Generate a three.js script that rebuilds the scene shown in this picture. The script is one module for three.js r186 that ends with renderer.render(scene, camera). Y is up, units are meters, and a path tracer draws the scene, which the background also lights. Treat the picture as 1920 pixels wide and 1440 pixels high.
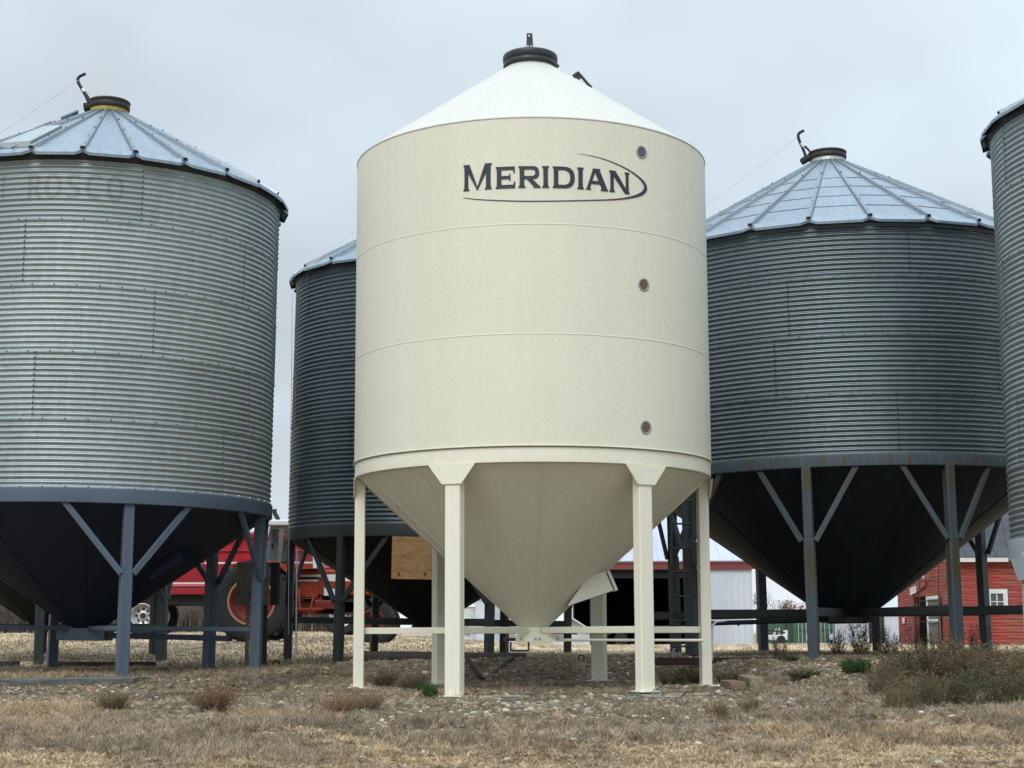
import * as THREE from 'three';
import { mergeGeometries } from 'three/addons/utils/BufferGeometryUtils.js';
import { RoundedBoxGeometry } from 'three/addons/geometries/RoundedBoxGeometry.js';

// ---------------------------------------------------------------- camera, sky, sun, exposure
const EYE = 1.6, F = 3100, PITCH = 0.1502, ROLL = -0.0039;
const scene = new THREE.Scene();
const camera = new THREE.PerspectiveCamera(2 * Math.atan(720 / F) * 180 / Math.PI, 4 / 3, 0.1, 6000);
camera.position.set(0, EYE, 0);
camera.rotation.order = 'YXZ';
camera.rotation.set(PITCH, 0, ROLL);

const renderer = new THREE.WebGLRenderer({ antialias: true });
renderer.toneMapping = THREE.LinearToneMapping;
renderer.toneMappingExposure = 1.21;
renderer.shadowMap.enabled = true;

// ---------------------------------------------------------------- noise
function mulberry(a) {
  return () => { a |= 0; a = a + 0x6D2B79F5 | 0; let t = Math.imul(a ^ a >>> 15, 1 | a); t = t + Math.imul(t ^ t >>> 7, 61 | t) ^ t; return ((t ^ t >>> 14) >>> 0) / 4294967296; };
}
let rnd = mulberry(77);
const hash = (x, y, z = 0) => { let h = Math.imul(x, 374761393) ^ Math.imul(y, 668265263) ^ Math.imul(z, 2147483647 ^ 0x5bd1e995); h = Math.imul(h ^ h >>> 13, 1274126177); h ^= h >>> 16; return (h >>> 0) / 4294967296; };
const sm = t => t * t * (3 - 2 * t);
function vnoise(x, y, per = 1 << 20, seed = 0) {
  const xi = Math.floor(x), yi = Math.floor(y), fx = sm(x - xi), fy = sm(y - yi), m = v => ((v % per) + per) % per;
  const a = hash(m(xi), m(yi), seed), b = hash(m(xi + 1), m(yi), seed), c = hash(m(xi), m(yi + 1), seed), d = hash(m(xi + 1), m(yi + 1), seed);
  return a + (b - a) * fx + (c - a) * fy + (a - b - c + d) * fx * fy;
}
function fbm(x, y, oct = 4, per = 1 << 20, seed = 0) {
  let s = 0, a = 0.5, n = 0;
  for (let i = 0; i < oct; i++) { s += a * vnoise(x, y, per, seed + i * 17); n += a; a *= 0.5; x *= 2; y *= 2; per *= 2; }
  return s / n;
}
const smooth = (a, b, x) => sm(Math.min(1, Math.max(0, (x - a) / (b - a))));
const lerp = (a, b, t) => a + (b - a) * t;

// sky: an overcast dome, darker bands of cloud at mid height, bright towards the zenith
{
  const w = 1024, h = 512, data = new Float32Array(w * h * 4);
  for (let j = 0; j < h; j++) for (let i = 0; i < w; i++) {
    const el = ((j + 0.5) / h - 0.5) * Math.PI, azi = (i + 0.5) / w * Math.PI * 2, s = Math.sin(el);
    const cx = Math.cos(azi), cz = Math.sin(azi), k = 1 / (Math.max(s, 0) + 0.16);
    const n = fbm(cx * k * 1.5 + 40, cz * k * 1.5 + 40, 5, 1 << 20, 3) - 0.5;
    const n2 = fbm(cx * k * 4.2 + 90, cz * k * 4.2 + 20, 4, 1 << 20, 9) - 0.5;
    let L;
    if (s >= 0) L = 0.55 + 0.30 * Math.exp(-s / 0.045) + 0.12 * smooth(0.14, 0.42, s) + 0.70 * smooth(0.35, 1.0, s);
    else L = 0.55;
    const cl = s >= 0 ? 1 + (n * 0.58 + n2 * 0.16) * smooth(0.02, 0.2, s) : 1;
    L *= cl;
    const warm = Math.exp(-Math.max(s, 0) / 0.05), blue = 0.5 + n * 1.2;
    const o = (j * w + i) * 4;
    if (s < 0) { data[o] = 0.34; data[o + 1] = 0.30; data[o + 2] = 0.24; data[o + 3] = 1; continue; }
    data[o] = L * lerp(0.93 - 0.05 * blue, 0.98, warm);
    data[o + 1] = L * lerp(1.03 + 0.02 * blue, 1.0, warm);
    data[o + 2] = L * lerp(1.125 + 0.05 * blue, 1.04, warm);
    data[o + 3] = 1;
  }
  const t = new THREE.DataTexture(data, w, h, THREE.RGBAFormat, THREE.FloatType);
  t.mapping = THREE.EquirectangularReflectionMapping; t.magFilter = THREE.LinearFilter; t.minFilter = THREE.LinearFilter; t.needsUpdate = true;
  scene.background = t; scene.environment = t;
}
const sun = new THREE.DirectionalLight(new THREE.Color(1.0, 0.965, 0.91), 1.5);
sun.position.set(-10, 34, 10); sun.target.position.set(0, 0, -22);
sun.castShadow = true; sun.shadow.radius = 60;
Object.assign(sun.shadow.camera, { left: -30, right: 30, top: 30, bottom: -30, near: 1, far: 160 });
scene.add(sun, sun.target);

// ---------------------------------------------------------------- helpers
const names = {};
function numbered(n) { const k = names[n] = (names[n] ?? -1) + 1; return k ? `${n}_${String(k).padStart(3, '0')}` : n; }
function tag(o, label, category, group, kind) { const u = o.userData; if (label) u.label = label; if (category) u.category = category; if (group) u.group = group; if (kind) u.kind = kind; return o; }
function shade(o) { o.castShadow = o.receiveShadow = true; return o; }
function thing(name, label, category, pos = [0, 0, 0], group) {
  const g = new THREE.Group(); g.name = numbered(name); g.position.set(...pos); scene.add(g); return tag(g, label, category, group);
}
function part(parent, name, geo, mat, label) {
  const m = shade(new THREE.Mesh(Array.isArray(geo) ? join(geo) : geo, mat)); m.name = name; if (label) m.userData.label = label; parent.add(m); return m;
}
function join(list) {
  return list.length === 1 ? list[0] : mergeGeometries(list.map(g => { g = g.index ? g.toNonIndexed() : g; for (const k of Object.keys(g.attributes)) if (!['position', 'normal', 'uv'].includes(k)) g.deleteAttribute(k); return g; }));
}
// a pixel of the photograph (1920 x 1440) and a distance along the view give a point of the place
function P(px, py, d) {
  const U = (px - 960) / F, V = (py - 720) / F, cr = Math.cos(ROLL), sr = Math.sin(ROLL);
  const u = U * cr + V * sr, v = -U * sr + V * cr, c = Math.cos(PITCH), s = Math.sin(PITCH), z = c + v * s;
  return new THREE.Vector3(u * d / z, EYE + (s - v * c) * d / z, -d);
}
const box = (w, h, d, x = 0, y = 0, z = 0, r = 0) => { const g = r ? new RoundedBoxGeometry(w, h, d, 2, r) : new THREE.BoxGeometry(w, h, d); g.translate(x, y, z); return g; };
function cyl(r0, r1, h, seg, x, y, z) { const g = new THREE.CylinderGeometry(r0, r1, h, seg); g.translate(x, y, z); return g; }
const UP = new THREE.Vector3(0, 1, 0);
// a bar of w by t section from a to b; side is the direction its width lies along
function bar(a, b, w, t, side) {
  const d = b.clone().sub(a), L = d.length(), y = d.clone().normalize();
  let x = (side ? side.clone() : Math.abs(y.y) > 0.9 ? new THREE.Vector3(1, 0, 0) : UP.clone()); x.addScaledVector(y, -x.dot(y)).normalize();
  const z = new THREE.Vector3().crossVectors(x, y), r = Math.min(w, t) * 0.12;
  const g = new RoundedBoxGeometry(w, L, t, 1, r);
  return g.applyMatrix4(new THREE.Matrix4().makeBasis(x, y, z).setPosition(a.clone().add(b).multiplyScalar(0.5)));
}
function rod(a, b, r, seg = 8, r2 = r) {
  const d = b.clone().sub(a), L = d.length(), g = new THREE.CylinderGeometry(r2, r, L, seg);
  g.applyQuaternion(new THREE.Quaternion().setFromUnitVectors(UP, d.normalize())); const m = a.clone().add(b).multiplyScalar(0.5); g.translate(m.x, m.y, m.z); return g;
}
function tube(pts, r, seg = 24, rs = 8) { return new THREE.TubeGeometry(new THREE.CatmullRomCurve3(pts, false, 'catmullrom', 0.4), seg, r, rs); }
const V3 = (x, y, z) => new THREE.Vector3(x, y, z);
const pol = (r, az, y) => V3(r * Math.sin(az), y, r * Math.cos(az));
const D2R = Math.PI / 180;

// ---------------------------------------------------------------- textures and materials
function tex(w, h, fn, rep = [1, 1], srgb = true) {
  const d = new Uint8Array(w * h * 4);
  for (let j = 0; j < h; j++) for (let i = 0; i < w; i++) { const c = fn(i / w, j / h, i, j), o = (j * w + i) * 4; d[o] = Math.max(0, Math.min(255, c[0])); d[o + 1] = Math.max(0, Math.min(255, c[1])); d[o + 2] = Math.max(0, Math.min(255, c[2])); d[o + 3] = 255; }
  const t = new THREE.DataTexture(d, w, h); t.wrapS = t.wrapT = THREE.RepeatWrapping; t.magFilter = THREE.LinearFilter; t.minFilter = THREE.LinearMipmapLinearFilter; t.generateMipmaps = true;
  if (srgb) t.colorSpace = THREE.SRGBColorSpace; t.repeat.set(...rep); t.needsUpdate = true; return t;
}
const grey = v => [v, v, v];
const lin = (r, g, b) => new THREE.Color().setRGB(r, g, b);
const mat = (c, o = {}) => new THREE.MeshStandardMaterial({ color: c, roughness: 0.6, side: THREE.DoubleSide, ...o });

const texGalv = tex(512, 512, (u, v) => {
  const n = fbm(u * 48, v * 48, 2, 48, 5), s = fbm(u * 6, v * 3, 4, 6, 11), k = fbm(u * 40, v * 2, 3, 40, 21);
  return grey(222 + (n - 0.5) * 26 + (s - 0.5) * 20 + (k - 0.5) * 16);
}, [1 / 1.7, 1 / 1.7]);
const texGalvRough = tex(256, 256, (u, v) => { const n = fbm(u * 10, v * 10, 4, 10, 31); return grey(150 + (n - 0.5) * 50); }, [1 / 1.1, 1 / 1.1], false);
const texPaint = tex(512, 512, (u, v) => { const n = fbm(u * 160, v * 160, 2, 160, 41), s = fbm(u * 2, v * 2, 3, 2, 43), d = fbm(u * 30, v * 1.0, 3, 30, 45); return [243 + (n - 0.5) * 12 + (s - 0.5) * 9 + (d - 0.5) * 6, 243 + (n - 0.5) * 12 + (s - 0.5) * 9 + (d - 0.5) * 6, 241 + (n - 0.5) * 12 + (s - 0.5) * 9 + (d - 0.5) * 7]; }, [1 / 2.3, 1 / 2.3]);
const texPaintBump = tex(256, 256, (u, v) => grey(128 + (fbm(u * 60, v * 60, 2, 60, 51) - 0.5) * 120), [1 / 0.6, 1 / 0.6], false);
const texSteel = tex(512, 512, (u, v) => { const n = fbm(u * 20, v * 20, 4, 20, 61), s = fbm(u * 4, v * 6, 3, 4, 63); return grey(205 + (n - 0.5) * 60 + (s - 0.5) * 60); }, [1, 1]);
const texSheet = tex(256, 256, (u, v) => { const n = fbm(u * 8, v * 8, 4, 8, 67); return grey(236 + (n - 0.5) * 34); }, [0.3, 0.3]);
const texRust = tex(512, 512, (u, v) => {
  const s = fbm(u * 5, v * 3, 5, 5, 71), n = fbm(u * 30, v * 30, 3, 30, 73), r = smooth(0.56, 0.68, s + (n - 0.5) * 0.15), b = 215 + (n - 0.5) * 70;
  return [lerp(b, 236, r), lerp(b, 178, r), lerp(b, 120, r)];
}, [1, 0.8]);
const texWood = tex(512, 512, (u, v) => { const g = fbm(u * 60, v * 3, 4, 60, 81), s = fbm(u * 5, v * 4, 3, 5, 83), k = fbm(u * 9, v * 9, 2, 9, 85); const t = 205 + (g - 0.5) * 90 + (s - 0.5) * 70 - smooth(0.68, 0.8, k) * 60; return [t, t * 0.985, t * 0.96]; }, [1, 1]);
const texPly = tex(512, 512, (u, v) => { const g = fbm(u * 5, v * 22, 4, 5, 91), s = fbm(u * 4, v * 4, 4, 4, 93), k = fbm(u * 14, v * 12, 2, 12, 95); const t = 215 + (g - 0.5) * 60 + (s - 0.5) * 75 - smooth(0.74, 0.84, k) * 35; return [t, t * 0.96, t * 0.9]; }, [1.4, 1.4]);
const texSiding = tex(512, 256, (u, v) => {
  const g = fbm(u * 6, v * 40, 4, 6, 101), s = fbm(u * 5, v * 4, 4, 4, 103), w = smooth(0.40, 0.70, s * 0.55 + g * 0.5);
  const t = 0.78 + (g - 0.5) * 0.55; return [lerp(190, 168, w) * t, lerp(76, 104, w) * t, lerp(62, 92, w) * t];
}, [0.35, 0.5]);
const texGround = tex(1024, 1024, (u, v) => {
  const a = fbm(u * 14, v * 14, 5, 14, 111), b = fbm(u * 90, v * 90, 3, 90, 113), c = vnoise(u * 220, v * 220, 220, 117);
  const t = 175 + (a - 0.5) * 120 + (b - 0.5) * 130 + (c - 0.5) * 60; return [t * 1.02, t, t * 0.95];
}, [1 / 3.1, 1 / 3.1]);

const M = {
  cream: mat(lin(0.785, 0.76, 0.635), { map: texPaint, roughness: 0.5, bumpMap: texPaintBump, bumpScale: 0.0006 }),
  creamRoof: mat(lin(0.615, 0.61, 0.565), { map: texPaint, roughness: 0.5 }),
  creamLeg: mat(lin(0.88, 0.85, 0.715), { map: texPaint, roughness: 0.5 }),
  weld: mat(lin(0.70, 0.69, 0.59), { roughness: 0.5 }),
  galv: mat(lin(0.485, 0.555, 0.57), { map: texGalv, roughnessMap: texGalvRough, roughness: 0.8, metalness: 0.56 }),
  galvB: mat(lin(0.455, 0.52, 0.535), { map: texGalv, roughnessMap: texGalvRough, roughness: 0.8, metalness: 0.56 }),
  galvC: mat(lin(0.51, 0.58, 0.592), { map: texGalv, roughnessMap: texGalvRough, roughness: 0.85, metalness: 0.54 }),
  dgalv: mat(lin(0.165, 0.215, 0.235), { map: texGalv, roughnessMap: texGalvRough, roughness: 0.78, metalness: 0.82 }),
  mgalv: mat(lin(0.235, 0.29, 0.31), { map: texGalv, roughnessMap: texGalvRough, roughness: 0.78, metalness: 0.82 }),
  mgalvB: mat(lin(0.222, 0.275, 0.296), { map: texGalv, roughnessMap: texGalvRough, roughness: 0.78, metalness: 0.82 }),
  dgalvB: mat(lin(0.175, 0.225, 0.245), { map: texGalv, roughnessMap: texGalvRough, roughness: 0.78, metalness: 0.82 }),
  roofSteel: mat(lin(0.40, 0.485, 0.56), { map: texGalv, roughnessMap: texGalvRough, roughness: 0.7, metalness: 0.75 }),
  roofSteelB: mat(lin(0.375, 0.46, 0.54), { map: texGalv, roughnessMap: texGalvRough, roughness: 0.66, metalness: 0.78 }),
  rib: mat(lin(0.33, 0.385, 0.43), { map: texGalv, roughness: 0.45, metalness: 0.8 }),
  blue: mat(lin(0.084, 0.120, 0.168), { map: texSheet, roughness: 0.5 }),
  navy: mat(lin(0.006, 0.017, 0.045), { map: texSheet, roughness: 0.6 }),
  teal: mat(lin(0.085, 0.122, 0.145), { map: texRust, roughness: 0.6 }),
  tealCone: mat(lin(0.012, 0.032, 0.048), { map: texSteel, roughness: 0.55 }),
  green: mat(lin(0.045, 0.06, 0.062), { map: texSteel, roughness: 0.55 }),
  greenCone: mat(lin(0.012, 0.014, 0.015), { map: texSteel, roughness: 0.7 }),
  black: mat(lin(0.018, 0.019, 0.021), { roughness: 0.6 }),
  lid: mat(lin(0.035, 0.042, 0.048), { map: texSteel, roughness: 0.45 }),
  lidBrown: mat(lin(0.035, 0.032, 0.028), { map: texSteel, roughness: 0.6 }),
  yellow: mat(lin(0.52, 0.38, 0.055), { map: texSteel, roughness: 0.55 }),
  collar: mat(lin(0.42, 0.44, 0.43), { roughness: 0.5, metalness: 0.5 }),
  bolt: mat(lin(0.06, 0.065, 0.075), { roughness: 0.5, metalness: 0.5 }),
  boltLight: mat(lin(0.62, 0.64, 0.63), { roughness: 0.4, metalness: 0.5 }),
  ink: mat(lin(0.022, 0.024, 0.038), { roughness: 0.55 }),
  purple: mat(lin(0.055, 0.02, 0.06), { roughness: 0.5 }),
  porthole: mat(lin(0.07, 0.085, 0.09), { roughness: 0.2 }),
  grain: mat(lin(0.21, 0.14, 0.095), { map: texPly, roughness: 0.7 }),
  ringGrey: mat(lin(0.34, 0.35, 0.34), { roughness: 0.4, metalness: 0.4 }),
  ply: mat(lin(0.50, 0.32, 0.155), { map: texPly, roughness: 0.8 }),
  timber: mat(lin(0.06, 0.05, 0.042), { map: texWood, roughness: 0.9 }),
  timberGrey: mat(lin(0.36, 0.32, 0.24), { map: texWood, roughness: 0.9 }),
  timberBrown: mat(lin(0.30, 0.22, 0.15), { map: texWood, roughness: 0.9 }),
  greyBoard: mat(lin(0.21, 0.205, 0.185), { map: texWood, roughness: 0.9 }),
  rust: mat(lin(0.085, 0.035, 0.028), { map: texSteel, roughness: 0.8 }),
  white: mat(lin(0.76, 0.77, 0.78), { map: texSheet, roughness: 0.5 }),
  whiteSheet: mat(lin(0.66, 0.70, 0.78), { map: texSheet, roughness: 0.55 }),
  redTrim: mat(lin(0.17, 0.035, 0.04), { roughness: 0.5 }),
  palePaint: mat(lin(0.50, 0.565, 0.61), { map: texSheet, roughness: 0.55 }),
  roofPale: mat(lin(0.52, 0.55, 0.63), { map: texSheet, roughness: 0.5 }),
  siding: [0, 1, 2].map(i => mat(lin([1.0, 0.9, 1.0][i], [0.92, 1.0, 0.8][i], [0.88, 1.0, 0.76][i]), { map: texSiding, roughness: 0.85 })),
  barnRoof: mat(lin(0.085, 0.10, 0.125), { map: texSteel, roughness: 0.55, metalness: 0.2 }),
  rope: mat(lin(0.55, 0.55, 0.55), { roughness: 0.9 }),
  truckRed: mat(lin(0.46, 0.014, 0.028), { map: texSteel, roughness: 0.35 }),
  tractor: mat(lin(0.40, 0.055, 0.018), { map: texSteel, roughness: 0.4 }),
  tractorDark: mat(lin(0.22, 0.018, 0.014), { map: texSteel, roughness: 0.5 }),
  tyre: mat(lin(0.028, 0.03, 0.033), { map: texSteel, roughness: 0.9 }),
  glass: new THREE.MeshPhysicalMaterial({ color: lin(0.95, 0.98, 0.97), transmission: 1, roughness: 0.05, thickness: 0, side: THREE.DoubleSide }),
  container: mat(lin(0.075, 0.175, 0.115), { map: texSteel, roughness: 0.6 }),
  bark: mat(lin(0.10, 0.085, 0.07), { roughness: 0.95 }),
  concrete: mat(lin(0.62, 0.60, 0.55), { map: texGround, roughness: 0.9 }),
  darkIn: mat(lin(0.012, 0.013, 0.016), { roughness: 0.9 }),
};

// ---------------------------------------------------------------- the ground
function relGround(x, d) {
  const front = d < 18 ? -0.65 - 0.046 * (18 - d) : -0.63;
  const s = smooth(-3.2, -1.6, x), padH = lerp(-0.47, -0.335, s);
  const zs = x < 1 ? lerp(17.6, 21.7, smooth(-3.4, -2.2, x)) : lerp(21.7, 17.2, smooth(2.2, 4.2, x));
  const ze = x < 1 ? lerp(19.6, 23.2, smooth(-3.4, -2.2, x)) : lerp(23.2, 21.9, smooth(2.2, 4.2, x));
  let h = lerp(front, padH, smooth(zs, ze, d));
  const u = x / Math.max(d, 1), left = d < 37 ? lerp(-0.40, -0.14, smooth(27, 37, d)) : d < 90 ? lerp(-0.14, 0.17, (d - 37) / 53) : lerp(0.17, -0.5, smooth(90, 400, d));
  const right = d < 65 ? lerp(-0.36, -0.5, smooth(27, 65, d)) : lerp(-0.5, -1.2, smooth(65, 200, d));
  const back = lerp(left, right, smooth(-0.12, 0.04, u));
  h = lerp(h, back, smooth(26.5, 31, d));
  return h;
}
const bumps = (x, d) => d < 45 && d > 3 ? ((fbm(x * 0.9 + 50, d * 0.9, 4, 1 << 20, 201) - 0.5) * 0.09 + (fbm(x * 5 + 20, d * 5, 2, 1 << 20, 205) - 0.5) * 0.022) * (d > 24 ? 0.55 : 1) * smooth(45, 30, d) : 0;
const groundY = (x, z) => EYE + relGround(x, -z) + bumps(x, -z);
// what covers the ground: 0..1 weights
function cover(x, d) {
  const n = fbm(x * 0.55 + 9, d * 0.55 + 3, 4, 1 << 20, 301), n2 = fbm(x * 1.6, d * 1.6, 3, 1 << 20, 303), n3 = fbm(x * 0.9 + 60, d * 0.5 + 60, 3, 1 << 20, 307);
  const edge = lerp(13.0, 13.2, smooth(-4, 4, x)) + (n - 0.5) * 3.2;
  const lawn = smooth(edge + 1.3, edge - 1.0, d + (n2 - 0.5) * 2.2);
  const bank = smooth(14.6, 16.4, d + (n - 0.5) * 3) * smooth(27, 25, d);
  const place = (d > 19.0 ? (x > -2.6 ? 0.06 : -0.10) : 0) + (x > 1.6 && d < 21.5 ? 0.02 : 0) + (d > 16.6 && d < 18.4 && x < -2.6 ? 0.06 : 0) - (x < -2.2 && d < 16.6 ? 0.2 : 0) + (x > -1.6 && x < 2.2 && d > 15 && d < 17.8 ? 0.03 : 0);
  const gravel = bank * smooth(0.42, 0.60, n2 * 0.55 + n * 0.45 + place);
  return { lawn, gravel, field: smooth(26, 29, d), n, n2, n3 };
}
{
  const xs = [], ds = [];
  const grade = (arr, from, to, step0, growth) => { let v = from, s = step0; while (v < to) { arr.push(v); v += s; s *= growth; } arr.push(to); };
  const px = []; grade(px, 0, 11, 0.13, 1.0); grade(px, 11.2, 3000, 0.3, 1.16);
  xs.push(...px.slice(1).map(v => -v).reverse(), ...px);
  const dn = []; grade(dn, 2, 400, 0.8, 1.25); ds.push(...dn.map(v => -v + 6).reverse().filter(v => v < 7.4)); grade(ds, 7.5, 32, 0.12, 1.0); grade(ds, 32.4, 4000, 0.5, 1.12);
  const nx = xs.length, nd = ds.length, pos = new Float32Array(nx * nd * 3), col = new Float32Array(nx * nd * 3), uv = new Float32Array(nx * nd * 2), idx = [];
  for (let j = 0; j < nd; j++) for (let i = 0; i < nx; i++) {
    const x = xs[i], d = ds[j], o = (j * nx + i), dd = Math.max(d, 3);
    pos[o * 3] = x; pos[o * 3 + 1] = EYE + relGround(x, dd) + bumps(x, d); pos[o * 3 + 2] = -d; uv[o * 2] = x; uv[o * 2 + 1] = d;
    const c = cover(x, d);
    let r = 0.25, g = 0.198, b = 0.142;
    const mix = (R, G, B, t) => { r = lerp(r, R, t); g = lerp(g, G, t); b = lerp(b, B, t); };
    mix(0.31, 0.25, 0.18, smooth(0.4, 0.7, c.n2));
    mix(0.40, 0.305, 0.19, c.lawn * (0.6 + 0.4 * c.n));
    mix(0.27, 0.22, 0.16, c.gravel * 0.85);
    mix(lerp(0.64, 0.50, smooth(0.4, 0.62, c.n)), lerp(0.51, 0.39, smooth(0.4, 0.62, c.n)), lerp(0.33, 0.25, smooth(0.4, 0.62, c.n)), c.field);
    col[o * 3] = r; col[o * 3 + 1] = g; col[o * 3 + 2] = b;
  }
  for (let j = 0; j < nd - 1; j++) for (let i = 0; i < nx - 1; i++) { const a = j * nx + i; idx.push(a, a + 1, a + nx, a + 1, a + nx + 1, a + nx); }
  const g = new THREE.BufferGeometry();
  g.setAttribute('position', new THREE.BufferAttribute(pos, 3)); g.setAttribute('color', new THREE.BufferAttribute(col, 3)); g.setAttribute('uv', new THREE.BufferAttribute(uv, 2)); g.setIndex(idx); g.computeVertexNormals();
  const m = shade(new THREE.Mesh(g, new THREE.MeshStandardMaterial({ vertexColors: true, color: lin(2.0, 2.0, 2.0), map: texGround, roughness: 0.95, side: THREE.DoubleSide, bumpMap: texGround, bumpScale: 0.012 })));
  m.material.color.setRGB(1, 1, 1);
  m.name = 'ground'; scene.add(tag(m, 'dry ground of straw grass, bare earth and gravel under the bins', null, null, 'structure'));
}

// ---------------------------------------------------------------- grain bins
function sheetGeo(R, span, h, ncor, segA) {
  const amp = 0.0118, per = 8, rows = ncor * per, pos = [], nor = [], uv = [], idx = [], pitch = h / ncor;
  for (let j = 0; j <= rows; j++) {
    const y = j / rows * h;
    const fl = 0.3, q = y / pitch, w = q < fl ? 0 : q < 1 ? (q - fl) / (1 - fl) : q;   // the lowest edge lies flat over the sheet below
    const k = q < 1 ? 1 / (1 - fl) : 1, dr = amp * Math.cos(w * Math.PI * 2), sl = q < fl ? 0 : -amp * Math.sin(w * Math.PI * 2) * Math.PI * 2 / pitch * k;
    for (let i = 0; i <= segA; i++) {
      const t = i / segA, a = t * span, r = R + dr + t * 0.003, n = Math.hypot(1, sl);
      pos.push(r * Math.sin(a), y, r * Math.cos(a)); nor.push(Math.sin(a) / n, -sl / n, Math.cos(a) / n); uv.push(a * R, y);
    }
  }
  for (let j = 0; j < rows; j++) for (let i = 0; i < segA; i++) { const a = j * (segA + 1) + i; idx.push(a, a + 1, a + segA + 1, a + 1, a + segA + 2, a + segA + 1); }
  const g = new THREE.BufferGeometry();
  g.setAttribute('position', new THREE.Float32BufferAttribute(pos, 3)); g.setAttribute('normal', new THREE.Float32BufferAttribute(nor, 3)); g.setAttribute('uv', new THREE.Float32BufferAttribute(uv, 2)); g.setIndex(idx); return g;
}
const lathe = (pts, seg = 96) => new THREE.LatheGeometry(pts.map(p => new THREE.Vector2(p[0], p[1])), seg);
// uv in metres for lathes
function latheM(pts, seg = 96) { const g = lathe(pts, seg), uv = g.attributes.uv, R = Math.max(...pts.map(p => p[0])); let L = 0; for (let i = 1; i < pts.length; i++) L += Math.hypot(pts[i][0] - pts[i - 1][0], pts[i][1] - pts[i - 1][1]); for (let i = 0; i < uv.count; i++) uv.setXY(i, uv.getX(i) * R * 6.2832, uv.getY(i) * L); return g; }

function roofPanelGeo(delta, rIn, hIn, rOut, hOut) {
  // radial rows: flat pan, a crease, a turned-up tray edge and a short hem
  const slope = (hOut - hIn) / (rOut - rIn), rows = [[rIn, hIn], [rIn + (rOut - rIn) * 0.5, hIn + slope * (rOut - rIn) * 0.5], [rOut - 0.135, hOut - slope * 0.135], [rOut - 0.12, hOut - slope * 0.12 + 0.004], [rOut - 0.10, hOut - slope * 0.10 + 0.022], [rOut - 0.012, hOut + 0.012], [rOut, hOut - 0.004], [rOut - 0.004, hOut - 0.04]];
  const nt = 8, pos = [], uv = [], idx = [];
  rows.forEach(([r, h], j) => {
    for (let i = 0; i <= nt; i++) {
      const t = -1 + 2 * i / nt, e = Math.max(0, Math.abs(t) - 0.7) / 0.3, cut = j >= 5 ? e * e * 0.085 : j === 4 ? e * e * 0.02 : 0, rr = r - cut;
      pos.push(rr * Math.tan(delta) * t * 0.995 * Math.cos(delta), h + cut * 0.62, rr * Math.cos(delta)); uv.push(t * r * delta, h);
    }
  });
  for (let j = 0; j < rows.length - 1; j++) for (let i = 0; i < nt; i++) { const a = j * (nt + 1) + i; idx.push(a, a + nt + 1, a + 1, a + 1, a + nt + 1, a + nt + 2); }
  const g = new THREE.BufferGeometry(); g.setAttribute('position', new THREE.Float32BufferAttribute(pos, 3)); g.setAttribute('uv', new THREE.Float32BufferAttribute(uv, 2)); g.setIndex(idx);
  const q = g.toNonIndexed(); q.computeVertexNormals(); return q;
}
function ribGeo(rIn, hIn, rOut, hOut) {
  const prof = [[-0.042, -0.006], [-0.026, 0.046], [0.026, 0.046], [0.042, -0.006]], pos = [], uv = [], idx = [];
  const L = Math.hypot(rOut - rIn, hOut - hIn), c = (rOut - rIn) / L, s = (hOut - hIn) / L;
  for (const [r, h, k] of [[rIn, hIn, 0.55], [rOut - 0.085, hOut - (hOut - hIn) / (rOut - rIn) * 0.085, 1]]) for (const [x, y] of prof) { pos.push(x * k, h + y * c * k, r - y * s * k); uv.push(x, r); }
  for (let i = 0; i < 3; i++) idx.push(i, i + 4, i + 1, i + 1, i + 4, i + 5);
  const g = new THREE.BufferGeometry(); g.setAttribute('position', new THREE.Float32BufferAttribute(pos, 3)); g.setAttribute('uv', new THREE.Float32BufferAttribute(uv, 2)); g.setIndex(idx); const q = g.toNonIndexed(); q.computeVertexNormals(); return q;
}
function boltGeos(list, s = 0.013) { // [position, outward]
  const proto = new THREE.CylinderGeometry(s * 0.65, s, s * 1.1, 6); const out = [];
  for (const [p, n] of list) { const g = proto.clone(); g.applyQuaternion(new THREE.Quaternion().setFromUnitVectors(UP, n)); g.translate(p.x, p.y, p.z); out.push(g); }
  return mergeGeometries(out);
}
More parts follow.
